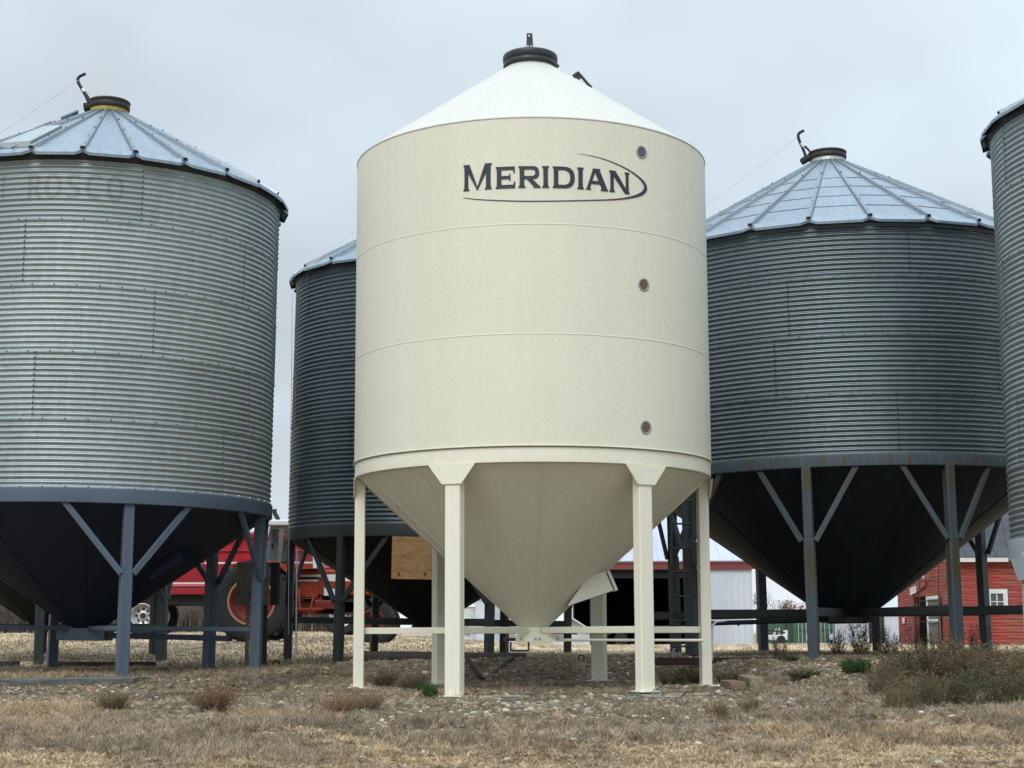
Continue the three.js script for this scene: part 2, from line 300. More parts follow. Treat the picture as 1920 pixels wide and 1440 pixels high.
// one galvanised hopper bin; heights in o are measured from the eye level
function galvBin(o) {
  const gy = groundY(o.X, -o.D), H = h => h + EYE - gy, g = thing('grain_bin', o.label, 'grain bin', [o.X, gy, -o.D]);
  g.rotation.z = o.lean || 0; g.updateMatrixWorld();
  const Q = ([px, py]) => g.worldToLocal(P(px, py, o.D));
  const ch = (o.top - o.ringTop) / o.courses, span = Math.PI * 2 / o.sheets;
  const sg = sheetGeo(o.R, span, ch, 12, Math.round(150 / o.sheets)), bolts = [];
  for (let c = 0; c < o.courses; c++) {
    const y0 = H(o.ringTop) + c * ch, off = o.offset[c % o.offset.length] * D2R;
    for (let k = 0; k < o.sheets; k++) {
      const a = off + k * span, m = part(g, 'wall_sheet', sg, o.wall[(c * 3 + k * 2 + (k * c) % 3) % o.wall.length]);
      m.position.y = y0; m.rotation.y = a;
      for (let q = 0; q < 12; q++) bolts.push([pol(o.R + 0.0125, a + 0.004, y0 + (q + 1) * ch / 12), pol(1, a, 0)]);
      for (let q = 0; q < 11; q++) { const b = a + (q + 0.5) / 11 * span; bolts.push([pol(o.R + 0.0125, b, y0 + 0.012), pol(1, b, 0)]); }
      if (o.print && c === o.courses - 1 && k === o.print.k) m.material = o.print.mat;
    }
  }
  part(g, 'bolts', boltGeos(bolts), o.bolt || M.bolt).userData.kind = 'stuff';
  // roof
  const rf = o.roof, d = Math.PI / rf.n, rOut = o.R + 0.15, pan = roofPanelGeo(d, rf.rIn, H(rf.hIn), rOut, H(rf.hOut)), rib = ribGeo(rf.rIn, H(rf.hIn), rOut, H(rf.hOut));
  const rb = [], caps = [], laps = [];
  for (let k = 0; k < rf.n; k++) {
    const a = rf.az0 * D2R + (k + 0.5) * 2 * d, m = part(g, 'roof_panel', pan, (k * 7 + (k >> 1)) % 3 ? M.roofSteel : M.roofSteelB); m.rotation.y = a;
    const r = part(m, 'roof_rib', rib, M.rib); r.rotation.y = -d;
    const L = rOut - rf.rIn, sl = (rf.hOut - rf.hIn) / L;
    for (const q of [0.28, 0.52, 0.74, 0.90]) { const rr = rf.rIn + L * q; rb.push([pol(rr, a - d, H(rf.hIn) + sl * L * q + 0.045), V3(0, 1, 0)]); }
    const e = box(0.045, 0.03, 0.012, 0, H(rf.hOut) + 0.066, rOut - 0.092); e.rotateY(a - d); caps.push(e);
    if (rf.seams) for (const q of rf.seams) { const rr = rf.rIn + L * q, y = H(rf.hIn) + sl * L * q + 0.003, s = box(2 * rr * Math.tan(d) * Math.cos(d) - 0.08, 0.006, 0.014, 0, y, rr * Math.cos(d)); s.rotateY(a); laps.push(s); }
  }
  part(g, 'roof_bolts', boltGeos(rb, 0.014), M.bolt).userData.kind = 'stuff';
  part(g, 'rib_end_shade', caps, M.bolt).userData.kind = 'stuff';  // dark caps drawn for the shade inside the open rib ends
  if (laps.length) part(g, 'roof_laps', laps, M.rib).userData.kind = 'stuff';
  part(g, 'eave_shade_band', latheM([[o.R + 0.012, H(o.top) - 0.07], [o.R + 0.05, H(rf.hOut) - 0.005], [o.R + 0.045, H(rf.hOut) + 0.03]]), M.black);  // black band under the eave, painting in the shade of the overhang
  // collar and lid
  if (o.lid) {
    const y = H(rf.hIn), col = part(g, 'roof_collar', latheM([[rf.rIn - 0.05, y + 0.13], [rf.rIn - 0.01, y + 0.13], [rf.rIn - 0.005, y + 0.02], [rf.rIn + 0.01, y + 0.0], [rf.rIn - 0.04, y - 0.02]], 64), o.lid.collar);
    const L = y + 0.075, R = rf.rIn + 0.012;
    const lid = part(g, 'lid', latheM([[0, L + 0.15], [R * 0.6, L + 0.145], [R - 0.05, L + 0.13], [R - 0.03, L + 0.132], [R, L + 0.125], [R + 0.012, L + 0.11], [R, L + 0.09], [R - 0.012, L + 0.075], [R + 0.006, L + 0.055], [R, L + 0.01], [R - 0.02, L + 0.0]], 64), o.lid.mat);
    if (o.lid.lever) for (const [pts, r] of o.lid.lever) part(lid, 'lid_lever', tube(pts.map(Q), r), M.black);
    if (o.lid.hinge) { const [a, b] = o.lid.hinge.map(Q); part(lid, 'lid_hinge', [rod(a, b, 0.055, 12), bar(a.clone().add(V3(0, 0.03, 0.05)), b.clone().add(V3(0, 0.03, 0.05)), 0.05, 0.02)], M.black); }
    if (o.lid.tape) { const [a, b] = o.lid.tape.map(Q); part(lid, 'silver_tape', rod(a, b, 0.026, 10), M.boltLight); }
  }
  // ring, hopper, legs
  part(g, 'ring_beam', latheM([[o.R - 0.05, H(o.ringTop) + 0.006], [o.R + 0.028, H(o.ringTop) + 0.006], [o.R + 0.036, H(o.ringTop) - 0.004], [o.R + 0.036, H(o.ringBot) + 0.01], [o.R + 0.028, H(o.ringBot)], [o.R - 0.06, H(o.ringBot)]], 120), o.ringMat);
  if (o.ringBolts) { const l = []; for (let k = 0; k < 56; k++) { const a = k / 56 * Math.PI * 2; l.push([pol(o.R + 0.012, a, H(o.ringTop) + 0.022), pol(1, a, 0)]); } part(g, 'ring_bolts', boltGeos(l, 0.016), M.boltLight).userData.kind = 'stuff'; }
  part(g, 'hopper', latheM([[o.R - 0.03, H(o.ringBot) + 0.10], [o.R - 0.045, H(o.ringBot)], [o.coneR, H(o.coneBot)], [o.coneR, H(o.coneBot) - 0.10], [o.coneR - 0.02, H(o.coneBot) - 0.10]]), o.coneMat);
  const nS = 10;
  for (let k = 0; k < nS; k++) { const a = (k + 0.35) / nS * Math.PI * 2, f = (t, e) => pol(lerp(o.R - 0.045, o.coneR, t) + e, a, H(lerp(o.ringBot, o.coneBot, t)) - e); part(g, 'hopper_seam', bar(f(0.02, 0.002), f(0.98, 0.002), 0.03, 0.014, V3(Math.cos(a), 0, -Math.sin(a))), o.coneMat); }
  const rL = o.R - o.legIn;
  for (let k = 0; k < o.legs; k++) {
    const a = (o.az0 + k * 360 / o.legs) * D2R, t = V3(Math.cos(a), 0, -Math.sin(a)), w = pol(rL, a, 0).add(g.position), y0 = groundY(w.x, w.z) - gy - 0.08;
    const leg = part(g, 'leg', [bar(pol(rL, a, y0), pol(rL, a, H(o.joint) + 0.01), o.legW, o.legW, t), bar(pol(rL + 0.004, a, H(o.joint)), pol(rL + 0.004, a, H(o.ringBot) + 0.06), o.legW * 0.9, o.legW * 0.9, t)], o.legMat);
    if (o.brace) for (const s of [-1, 1]) part(leg, 'brace', bar(pol(rL + o.legW * 0.4, a + s * 0.03, H(o.joint) - 0.03), pol(o.R - 0.02, a + s * o.brace * D2R, H(o.ringBot) + 0.02), 0.075, 0.05, V3(0, 1, 0)), o.legMat);
    if (o.gusset) { const s = new THREE.Shape(); s.moveTo(-0.3, 0); s.lineTo(0.3, 0); s.lineTo(0.11, -0.26); s.lineTo(-0.11, -0.26); s.closePath(); const e = new THREE.ExtrudeGeometry(s, { depth: 0.02, bevelEnabled: false }); e.rotateY(a); const c = pol(rL + o.legW / 2 + 0.005, a, H(o.ringBot) + 0.002); e.translate(c.x, c.y, c.z); part(leg, 'gusset', e, o.legMat); }
    if (o.plate) part(leg, 'foot_plate', box(0.3, 0.02, 0.3, 0, 0, 0).translate(w.x - o.X, y0 + 0.10, w.z + o.D), o.legMat);
    if (o.bar !== undefined) part(g, 'radial_bar', bar(pol(rL, a, H(o.bar)), pol(o.coneR - 0.02, a, H(o.bar)), o.barH || 0.05, 0.05, V3(0, 1, 0)), o.barMat || o.legMat);
  }
  return { g, gy, H };
}

// faded print on one wall sheet of the left bin
const printTex = (() => {
  const W = 2048, Hh = 512, c = document.createElement('canvas'); c.width = W; c.height = Hh; const x = c.getContext('2d');
  x.fillStyle = 'rgb(208,210,210)'; x.fillRect(0, 0, W, Hh);
  for (let i = 0; i < 5000; i++) { const v = 190 + Math.floor(hash(i, 3) * 40); x.fillStyle = `rgba(${v},${v},${v},0.35)`; x.fillRect(hash(i, 1) * W, hash(i, 2) * Hh, 4 + hash(i, 4) * 16, 3 + hash(i, 5) * 8); }
  x.save(); x.globalAlpha = 0.40; x.fillStyle = 'rgb(60,64,78)'; x.font = 'bold 250px sans-serif'; x.textBaseline = 'alphabetic';
  x.restore();
  return { c, x, W, Hh };
})();

const galvs = [M.galv, M.galvC, M.galv, M.galvB, M.galvC];
// left bin: the wall sheet that carries the faded lettering spans az -47 .. 25 degrees
let printMat;
{
  const { c, x, W, Hh } = printTex, R = 2.34, span = 72 * D2R;
  x.globalAlpha = 0.14; x.fillStyle = 'rgb(56,60,72)'; x.font = 'bold 280px sans-serif';
  // arc position of a letter on the sheet (0..1 from its left edge at az -47)
  const at = az => (az + 47) / 72 * W;
  for (const [ch, az, w] of [['I', -18, 60], ['R', -9.6, 158], ['O', -4, 168], ['S', 2.4, 150], ['C', 8.0, 160], ['O', 14.2, 168]]) { x.save(); x.translate(at(az), 0); x.fillText(ch, 0, Hh * 0.68, w); x.restore(); }
  const t = new THREE.CanvasTexture(c); t.colorSpace = THREE.SRGBColorSpace; t.magFilter = THREE.LinearFilter; t.wrapS = t.wrapT = THREE.RepeatWrapping; t.repeat.set(1 / (span * R), 1 / 0.813);
  printMat = mat(lin(0.52, 0.59, 0.602), { map: t, roughnessMap: texGalvRough, roughness: 0.8, metalness: 0.56 });
}
const B1 = galvBin({
  label: 'galvanised corrugated hopper bin with yellow roof collar and slate blue legs, at the left', X: -5.60, D: 21.87, lean: -0.0115, R: 2.34, top: 5.81, ringTop: 1.738, ringBot: 1.566, courses: 5, sheets: 5, offset: [56, -4, 30, -9, 25],
  wall: galvs, ringBolts: true, roof: { n: 24, az0: -22.6, rIn: 0.262, hIn: 7.05, hOut: 5.815 }, print: { k: 4, mat: printMat },
  lid: { collar: M.yellow, mat: M.lidBrown, lever: [[[[168, 196], [160, 178], [147.5, 156], [146, 148], [150, 143], [160.5, 138]], 0.022], [[[172, 194], [164, 181], [156, 170]], 0.02]], hinge: [[158, 203], [168, 201]], tape: [[158, 172.5], [154.5, 166.5]] },
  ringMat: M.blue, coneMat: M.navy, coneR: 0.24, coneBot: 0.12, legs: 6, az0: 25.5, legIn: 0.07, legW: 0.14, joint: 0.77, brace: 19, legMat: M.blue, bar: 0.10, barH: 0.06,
});
const B2 = galvBin({
  label: 'dark older corrugated hopper bin partly hidden behind the cream bin', X: -1.38, D: 26.84, lean: -0.019, R: 2.27, top: 5.68, ringTop: 1.62, ringBot: 1.435, courses: 5, sheets: 5, offset: [10, -30, 4, -26, 14],
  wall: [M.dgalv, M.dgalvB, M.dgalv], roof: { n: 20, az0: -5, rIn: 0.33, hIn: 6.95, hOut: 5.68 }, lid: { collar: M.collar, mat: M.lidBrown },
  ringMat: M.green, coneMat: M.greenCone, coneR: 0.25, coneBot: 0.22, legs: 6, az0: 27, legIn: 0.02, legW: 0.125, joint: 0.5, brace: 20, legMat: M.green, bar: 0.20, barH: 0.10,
});
const B3 = galvBin({
  label: 'wide corrugated hopper bin on rust stained legs, right of the cream bin', X: 5.10, D: 25.4, lean: 0.0105, R: 3.13, top: 5.665, ringTop: 2.395, ringBot: 2.237, courses: 4, sheets: 6, offset: [3, 33, -23, 8],
  wall: [M.mgalv, M.mgalvB, M.mgalv], ringBolts: false, roof: { n: 24, az0: -1.6, rIn: 0.282, hIn: 7.34, hOut: 5.63, seams: [0.33, 0.48, 0.63, 0.79] },
  lid: { collar: M.collar, mat: M.lidBrown, lever: [[[[1511, 294], [1506, 280], [1500, 267], [1496.8, 257], [1498, 250], [1507, 244.6]], 0.024], [[[1522, 288], [1515, 280], [1508.8, 273.8]], 0.018]], hinge: [[1503, 304], [1514, 297]], tape: [[1505, 276], [1501, 268.5]] },
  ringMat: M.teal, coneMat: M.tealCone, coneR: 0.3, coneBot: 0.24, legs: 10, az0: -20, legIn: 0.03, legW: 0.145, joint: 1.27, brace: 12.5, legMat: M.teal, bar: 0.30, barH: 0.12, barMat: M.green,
});
const B4 = galvBin({
  label: 'tall corrugated bin with pale painted ring and legs, cut by the right edge', X: 8.40, D: 19.5, R: 2.44, top: 6.12, ringTop: 1.08, ringBot: 0.85, courses: 6, sheets: 5, offset: [-50, -14, -55, -20],
  wall: galvs, roof: { n: 22, az0: -3, rIn: 0.33, hIn: 7.36, hOut: 6.14 }, lid: { collar: M.collar, mat: M.lidBrown },
  ringMat: M.palePaint, coneMat: M.palePaint, coneR: 0.24, coneBot: 0.0, legs: 5, az0: -83, legIn: 0.02, legW: 0.2, joint: 0.55, gusset: true, legMat: M.palePaint,
});
const B5 = galvBin({
  label: 'hopper bin mostly hidden behind the left bin, its dark cone showing below', X: -8.04, D: 28.5, R: 2.3, top: 5.6, ringTop: 1.75, ringBot: 1.58, courses: 3, sheets: 4, offset: [0, 40],
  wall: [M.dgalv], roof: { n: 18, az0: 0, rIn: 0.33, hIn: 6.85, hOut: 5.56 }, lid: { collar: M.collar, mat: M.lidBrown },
  ringMat: M.navy, coneMat: M.greenCone, coneR: 0.22, coneBot: 0.22, legs: 6, az0: 15, legIn: 0.05, legW: 0.15, joint: 0.62, brace: 18, legMat: M.green, bar: 0.16, barH: 0.08,
});
// things fixed to the left bin: roof hatch and roof steps, hopper manhole
{
  const g = B1.g, H = B1.H, o = { rIn: 0.262, hIn: 7.05, rOut: 2.49, hOut: 5.815 }, sl = (o.hOut - o.hIn) / (o.rOut - o.rIn);
  const on = (r, az, up) => pol(r, az * D2R, H(o.hIn) + sl * (r - o.rIn) + up);
  const d = 7.5, az = -15.1, quad = (r0, r1, f0, f1, up) => [on(r0, az - d * f0, up), on(r0, az + d * f0, up), on(r1, az + d * f1, up), on(r1, az - d * f1, up)];
  const slab = (a, b) => { const pos = [], f = (p, q, r, s) => { for (const v of [p, q, r, p, r, s]) pos.push(v.x, v.y, v.z); }; f(...b); for (let i = 0; i < 4; i++) f(a[i], a[(i + 1) % 4], b[(i + 1) % 4], b[i]); const q = new THREE.BufferGeometry(); q.setAttribute('position', new THREE.Float32BufferAttribute(pos, 3)); q.setAttribute('uv', new THREE.Float32BufferAttribute(pos.filter((_, i) => i % 3 < 2), 2)); q.computeVertexNormals(); return q; };
  const hatch = part(g, 'roof_hatch', slab(quad(1.42, 2.26, 0.74, 0.74, 0.0), quad(1.42, 2.26, 0.74, 0.74, 0.075)), M.galvC, 'pale square hatch cover on the roof');
  for (const k of [-4, 1]) part(hatch, 'hatch_latch', rod(on(2.28, az + k, 0.03), on(2.38, az + k, 0.03), 0.012), M.rib);
  for (const r of [0.52, 0.86, 1.22]) { const a = on(r - 0.11, -74, 0.10), b = on(r + 0.11, -74, 0.10); part(g, 'roof_step', [bar(a, b, 0.16, 0.025, V3(Math.cos(-74 * D2R), 0, -Math.sin(-74 * D2R))), rod(on(r - 0.08, -74, 0), on(r - 0.08, -74, 0.1), 0.018), rod(on(r + 0.08, -74, 0), on(r + 0.08, -74, 0.1), 0.018)], M.rib); }
  // manhole on the cone
  const az2 = 66 * D2R, rr = 1.36, y = H(0.12) + (rr - 0.24) * (1.446 / 2.06), n = pol(1, az2, -1.45).normalize(), up = pol(1, az2, 0.67).normalize();
  const c = pol(rr, az2, y);
  part(g, 'manhole', bar(c.clone().addScaledVector(up, -0.27).addScaledVector(n, 0.0), c.clone().addScaledVector(up, 0.27).addScaledVector(n, 0.05), 0.5, 0.14, pol(1, az2 + Math.PI / 2, 0)), M.navy);
  // slide gate tracks under the cone
  part(g, 'slide_track', [bar(V3(-0.3, H(0.02), 0.16), V3(1.9, H(-0.02), 0.16), 0.07, 0.04, UP), bar(V3(-0.3, H(0.02), -0.16), V3(1.9, H(-0.02), -0.16), 0.07, 0.04, UP)], M.navy);
  part(g, 'discharge_box', box(0.62, 0.16, 0.5, 0, H(0.02), 0, 0.01), M.blue);
}
// plywood sheet over the hopper door of the bin behind
{
  const a = B2.g.worldToLocal(P(773, 1046, 24.3)), m = part(B2.g, 'plywood_cover', box(0.60, 0.62, 0.018, a.x, a.y, a.z), M.ply, 'tan plywood square below the ring beam');
  part(m, 'bolts', [cyl(0.018, 0.018, 0.02, 8, 0, 0, 0).rotateX(Math.PI / 2).translate(a.x - 0.19, a.y - 0.24, a.z + 0.012), cyl(0.018, 0.018, 0.02, 8, 0, 0, 0).rotateX(Math.PI / 2).translate(a.x + 0.19, a.y - 0.23, a.z + 0.012)], M.black).userData.kind = 'stuff';
  part(B2.g, 'slide_track', [bar(V3(-0.25, B2.H(0.10), 0.2), V3(2.4, B2.H(0.06), 0.2), 0.05, 0.04, UP), bar(V3(-0.25, B2.H(0.10), -0.2), V3(2.4, B2.H(0.06), -0.2), 0.05, 0.04, UP)], M.green);
}
// ladder, control box and manhole of the wide bin
{
  const g = B3.g, q = (px, py, d) => g.worldToLocal(P(px, py, d)), lad = new THREE.Group(); lad.name = 'ladder'; g.add(lad);
  for (const px of [1259, 1300]) part(lad, 'rail', bar(q(px, 1214, 23.4), q(px, 905, 23.4), 0.035, 0.05, V3(1, 0, 0)), M.green);
  for (const py of [938, 982, 1028, 1072, 1118, 1164, 1212]) part(lad, 'rung', rod(q(1259, py, 23.4), q(1300, py, 23.4), 0.014), M.green);
  const c = q(1304, 1038, 23.3); part(g, 'control_box', box(0.12, 0.34, 0.10, c.x, c.y, c.z, 0.01), M.black);
  const az = -18 * D2R, rr = 1.35, y = B3.H(0.30) + (rr - 0.3) * (1.937 / 2.725), n = pol(1, az, -1.41).normalize();
  const m = part(g, 'manhole', cyl(0.30, 0.30, 0.05, 32, 0, 0, 0).applyQuaternion(new THREE.Quaternion().setFromUnitVectors(UP, n)).translate(...pol(rr, az, y).addScaledVector(n, 0.03).toArray()), M.darkIn, 'round dark manhole on the cone');
  part(g, 'auger_tube', [rod(V3(-2.3, B3.H(0.17), 0.25), V3(-0.3, B3.H(0.2), 0.1), 0.035), rod(V3(-1.7, B3.H(0.13), 0.25), V3(-1.7, B3.H(0.2), 0.25), 0.02)], M.green);
  part(g, 'discharge_box', box(0.7, 0.17, 0.6, 0, B3.H(0.24), 0, 0.01), M.green);
}

// ---------------------------------------------------------------- the cream hopper bin in front
{
  const X = 0.243, D = 19.8, R = 2.134, gy = groundY(X, -D), H = h => h + EYE - gy;
  const g = thing('hopper_bin', 'smooth cream steel hopper bin with dark lettering, standing foremost in the middle', 'grain bin', [X, gy, -D]);
  const hs = [2.007, 3.228, 4.451, 5.675];
  for (let i = 0; i < 3; i++) part(g, 'wall_ring', latheM([[R, H(hs[i]) + (i ? 0.006 : 0)], [R, H(hs[i + 1]) - (i < 2 ? 0.006 : 0.02)], ...(i < 2 ? [] : [[R - 0.004, H(hs[3]) - 0.008], [R - 0.03, H(hs[3]) + 0.006]])], 160), M.cream);
  for (let i = 1; i < 3; i++) part(g, 'weld_seam', latheM([[R - 0.002, H(hs[i]) - 0.008], [R + 0.003, H(hs[i]) - 0.005], [R + 0.003, H(hs[i]) + 0.005], [R - 0.002, H(hs[i]) + 0.008]], 160), M.weld);
  part(g, 'roof', latheM([[R + 0.004, H(5.655)], [R + 0.008, H(5.664)], [R + 0.004, H(5.674)], [0.30, H(6.965)]], 160), M.creamRoof);
  part(g, 'roof_neck', latheM([[0.30, H(6.94)], [0.305, H(7.0)], [0.305, H(7.06)]], 64), M.cream);
  const lid = part(g, 'lid', latheM([[0, H(7.165)], [0.20, H(7.16)], [0.31, H(7.145)], [0.335, H(7.13)], [0.342, H(7.112)], [0.342, H(7.06)], [0.325, H(7.05)], [0.322, H(7.032)], [0.336, H(7.022)], [0.336, H(6.975)], [0.31, H(6.97)]], 64), M.lid);
  const q = (px, py, d = D) => P(px, py, d).sub(g.position);
  { const s = new THREE.Shape(), a = q(986.5, 91), b = q(1000.5, 91), c = q(998, 63), e = q(987.5, 63); s.moveTo(a.x, a.y - 0.04); s.lineTo(b.x, b.y - 0.04); s.lineTo(c.x, c.y); s.lineTo(e.x, e.y);
    for (const [px, py, r] of [[992, 67, 0.011], [989.8, 86, 0.010], [996, 86, 0.010]]) { const h = q(px, py), p = new THREE.Path(); p.absellipse(h.x, h.y, r, r * 1.7, 0, 6.283); s.holes.push(p); }
    part(lid, 'lid_bracket', new THREE.ExtrudeGeometry(s, { depth: 0.03, bevelEnabled: false }).translate(0, 0, -0.015), M.lid);
    part(lid, 'lid_hinge', [rod(q(1040, 119), q(1046, 126), 0.03)], M.lid); }
  part(g, 'lid_opener', [tube([q(1109, 164), q(1101, 156), q(1090, 143), q(1083, 135)], 0.018), bar(q(1075, 144), q(1083, 138), 0.05, 0.02), bar(q(1083, 148), q(1087, 140), 0.06, 0.02)], M.black);
  // ring and hopper
  part(g, 'ring_beam', latheM([[R - 0.04, H(1.995)], [R - 0.012, H(1.995)], [R - 0.008, H(1.985)], [R - 0.008, H(1.835)], [R - 0.016, H(1.825)], [R - 0.10, H(1.825)]], 160), M.creamLeg);
  part(g, 'drip_lip', latheM([[R + 0.001, H(2.012)], [R + 0.014, H(2.010)], [R + 0.014, H(2.000)], [R - 0.03, H(1.9975)]], 160), M.cream);
  part(g, 'hopper', latheM([[R - 0.06, H(1.90)], [R - 0.065, H(1.815)], [0.172, H(0.085)], [0.178, H(0.075)], [0.178, H(-0.02)], [0.15, H(-0.02)]], 160), M.creamLeg);  // paler leg cream instead of wall cream, lightening the shaded cone by colour
  const coneP = (t, az, up = 0) => { const r0 = R - 0.065, r1 = 0.165, p = pol(lerp(r0, r1, t), az, H(lerp(1.815, 0.085, t))); return p.addScaledVector(pol(1, az, -1.10).normalize(), up); };
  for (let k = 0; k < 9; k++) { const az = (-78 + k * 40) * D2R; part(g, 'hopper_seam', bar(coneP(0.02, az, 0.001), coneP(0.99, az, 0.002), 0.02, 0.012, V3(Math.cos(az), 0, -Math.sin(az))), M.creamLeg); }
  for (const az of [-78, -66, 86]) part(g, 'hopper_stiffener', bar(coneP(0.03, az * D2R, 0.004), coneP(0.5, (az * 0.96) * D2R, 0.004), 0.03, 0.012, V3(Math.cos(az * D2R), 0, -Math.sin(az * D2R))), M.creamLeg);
  // legs with gussets
  for (let k = 0; k < 6; k++) {
    const az = (-25 + 60 * k) * D2R, t = V3(Math.cos(az), 0, -Math.sin(az)), r = R - 0.075, w = pol(r, az, 0).add(g.position), y0 = groundY(w.x, w.z) - gy - 0.06;
    const leg = part(g, 'leg', bar(pol(r, az, y0), pol(r, az, H(1.83)), 0.185, 0.125, t), M.creamLeg);
    const s = new THREE.Shape(); s.moveTo(-0.285, 0); s.lineTo(0.285, 0); s.lineTo(0.125, -0.205); s.lineTo(0.115, -0.215); s.lineTo(-0.115, -0.215); s.lineTo(-0.125, -0.205); s.closePath();
    const gg = new THREE.ExtrudeGeometry(s, { depth: 0.012, bevelEnabled: true, bevelSize: 0.002, bevelThickness: 0.002, bevelSegments: 1 });
    gg.rotateY(az); const c = pol(r + 0.0645, az, H(1.827)); gg.translate(c.x, c.y, c.z); part(leg, 'gusset', gg, M.creamLeg);
    part(leg, 'foot_plate', bar(pol(r, az, y0 + 0.066), pol(r, az, y0 + 0.082), 0.28, 0.24, t), M.creamLeg);
    part(g, 'radial_bar', bar(pol(r - 0.06, az, H(0.045)), pol(0.21, az, H(0.045)), 0.075, 0.05, UP), M.creamLeg);
  }
  // discharge gate
  const gate = part(g, 'discharge_gate', [box(0.56, 0.075, 0.5, 0.07, H(-0.04), 0, 0.006), box(0.60, 0.014, 0.54, 0.07, H(-0.082), 0)], M.creamLeg);
  part(gate, 'gate_bolts', [-0.15, 0.02, 0.07, 0.28].map(x => cyl(0.014, 0.014, 0.02, 8, 0, 0, 0).rotateX(Math.PI / 2).translate(x, H(-0.055), 0.255)), M.ringGrey).userData.kind = 'stuff';
  part(gate, 'gate_handle', [rod(V3(-0.27, H(-0.09), 0.2), V3(-0.27, H(-0.19), 0.2), 0.011), rod(V3(-0.27, H(-0.19), 0.2), V3(-0.06, H(-0.19), 0.2), 0.011), rod(V3(-0.06, H(-0.19), 0.2), V3(-0.06, H(-0.09), 0.2), 0.011)], M.black);
  part(gate, 'gate_rod', [rod(V3(0.34, H(-0.07), 0.1), V3(2.0, H(-0.08), 0.08), 0.017)], M.creamLeg);
  part(gate, 'gate_shaft', [rod(V3(-0.36, H(-0.06), 0.16), V3(-0.2, H(-0.06), 0.16), 0.02), box(0.05, 0.06, 0.05, -0.33, H(-0.06), 0.16)], M.rust);
  // inspection chute on the right of the hopper: a box whose profile lies in the plane of the photo
  { const s = new THREE.Shape(); const pr = [[1062, 1137], [1146, 1108.5], [1131, 1074], [1100, 1084]].map(([a, b]) => q(a, b)); s.moveTo(pr[0].x, pr[0].y); for (const p of pr.slice(1)) s.lineTo(p.x, p.y);
    const ch = part(g, 'inspection_chute', new THREE.ExtrudeGeometry(s, { depth: 0.46, bevelEnabled: true, bevelSize: 0.004, bevelThickness: 0.004, bevelSegments: 1 }).translate(0, 0, -0.04), M.cream);
    part(ch, 'chute_cover', bar(q(1149, 1109), q(1133.5, 1073), 0.50, 0.035, V3(0, 0, 1)).translate(0.02, 0, 0.19), M.cream); }
  // portholes
  for (const [px, py, m, lab] of [[1203, 285.5, M.porthole, 'dark glass porthole near the top'], [1207, 534, M.grain, 'porthole showing brown grain at mid height'], [1211, 801.5, M.grain, 'lowest porthole showing brown grain']]) {
    const s = onWall(px, py), az = s.az, c = pol(R, az, s.y);
    const ringG = new THREE.TorusGeometry(0.066, 0.010, 10, 40); ringG.scale(1, 1, 0.7); ringG.rotateY(az); ringG.translate(c.x, c.y, c.z);
    const ring = part(g, 'porthole', [ringG, new THREE.RingGeometry(0.064, 0.078, 40).rotateY(az).translate(...pol(R + 0.0035, az, s.y).toArray())], M.ringGrey, lab);
    part(ring, 'pane', new THREE.CircleGeometry(0.06, 32).rotateY(az).translate(...pol(R + 0.003, az, s.y).toArray()), m);
  }
  function onWall(px, py) { // where the view ray through a photo pixel meets the wall
    const p = P(px, py, 1); p.y -= EYE; const d = V3(p.x, p.y, p.z), a = d.x * d.x + d.z * d.z, b = d.x * X - d.z * D, cc = X * X + D * D - R * R, t = (b - Math.sqrt(b * b - a * cc)) / a;
    const w = d.multiplyScalar(t); return { az: Math.atan2(w.x - X, w.z + D), y: w.y + EYE - gy };
  }
  // lettering: plates of flared capitals wrapped on the wall
  const base = [onWall(869, 358.5), onWall(1179.5, 361.5)], y0 = onWall(975, 352.4).y;
  const sOf = px => onWall(px, 352).az * R;
  const wrap = (geo) => { const p = geo.attributes.position; for (let i = 0; i < p.count; i++) { const v = pol(R + 0.003 + p.getZ(i), p.getX(i) / R, p.getY(i)); p.setXYZ(i, v.x, v.y, v.z); } geo.computeVertexNormals(); return geo; };
  const densify = pts => { const o = []; for (let i = 0; i < pts.length; i++) { const a = pts[i], b = pts[(i + 1) % pts.length], n = Math.max(1, Math.ceil(Math.hypot(a[0] - b[0], a[1] - b[1]) / 0.03)); for (let k = 0; k < n; k++) o.push([lerp(a[0], b[0], k / n), lerp(a[1], b[1], k / n)]); } return o; };
  let lay = 0;
  const plate = (pts, x0, holes = [], h = 1, dy = 0) => {
    const s = new THREE.Shape(); densify(pts.map(([x, y]) => [x, y])).forEach(([x, y], i) => i ? s.lineTo(x + x0, y + y0 + dy) : s.moveTo(x + x0, y + y0 + dy));
    for (const hp of holes) { const p = new THREE.Path(); densify(hp).forEach(([x, y], i) => i ? p.lineTo(x + x0, y + y0 + dy) : p.moveTo(x + x0, y + y0 + dy)); s.holes.push(p); }
    const e = new THREE.ExtrudeGeometry(s, { depth: 0.004 + 0.0007 * (lay++ % 3), bevelEnabled: false }); return wrap(e);
  };
  const stem = (x, w, h, f = 0.012) => [[x - f, 0], [x + w + f, 0], [x + w + f, 0.012], [x + w, 0.028], [x + w * 0.97, h / 2], [x + w, h - 0.028], [x + w + f, h - 0.012], [x + w + f, h], [x - f, h], [x - f, h - 0.012], [x, h - 0.028], [x + w * 0.03, h / 2], [x, 0.028], [x - f, 0.012]];
  const diag = (xb, xt, w, h, fb = 0.012, ft = 0.012) => [[xb - fb, 0], [xb + w + fb, 0], [xb + w + fb, 0.01], [xb + w, 0.022], [xt + w, h - 0.022], [xt + w + ft, h - 0.01], [xt + w + ft, h], [xt - ft, h], [xt - ft, h - 0.01], [xt, h - 0.022], [xb, 0.022], [xb - fb, 0.01]];
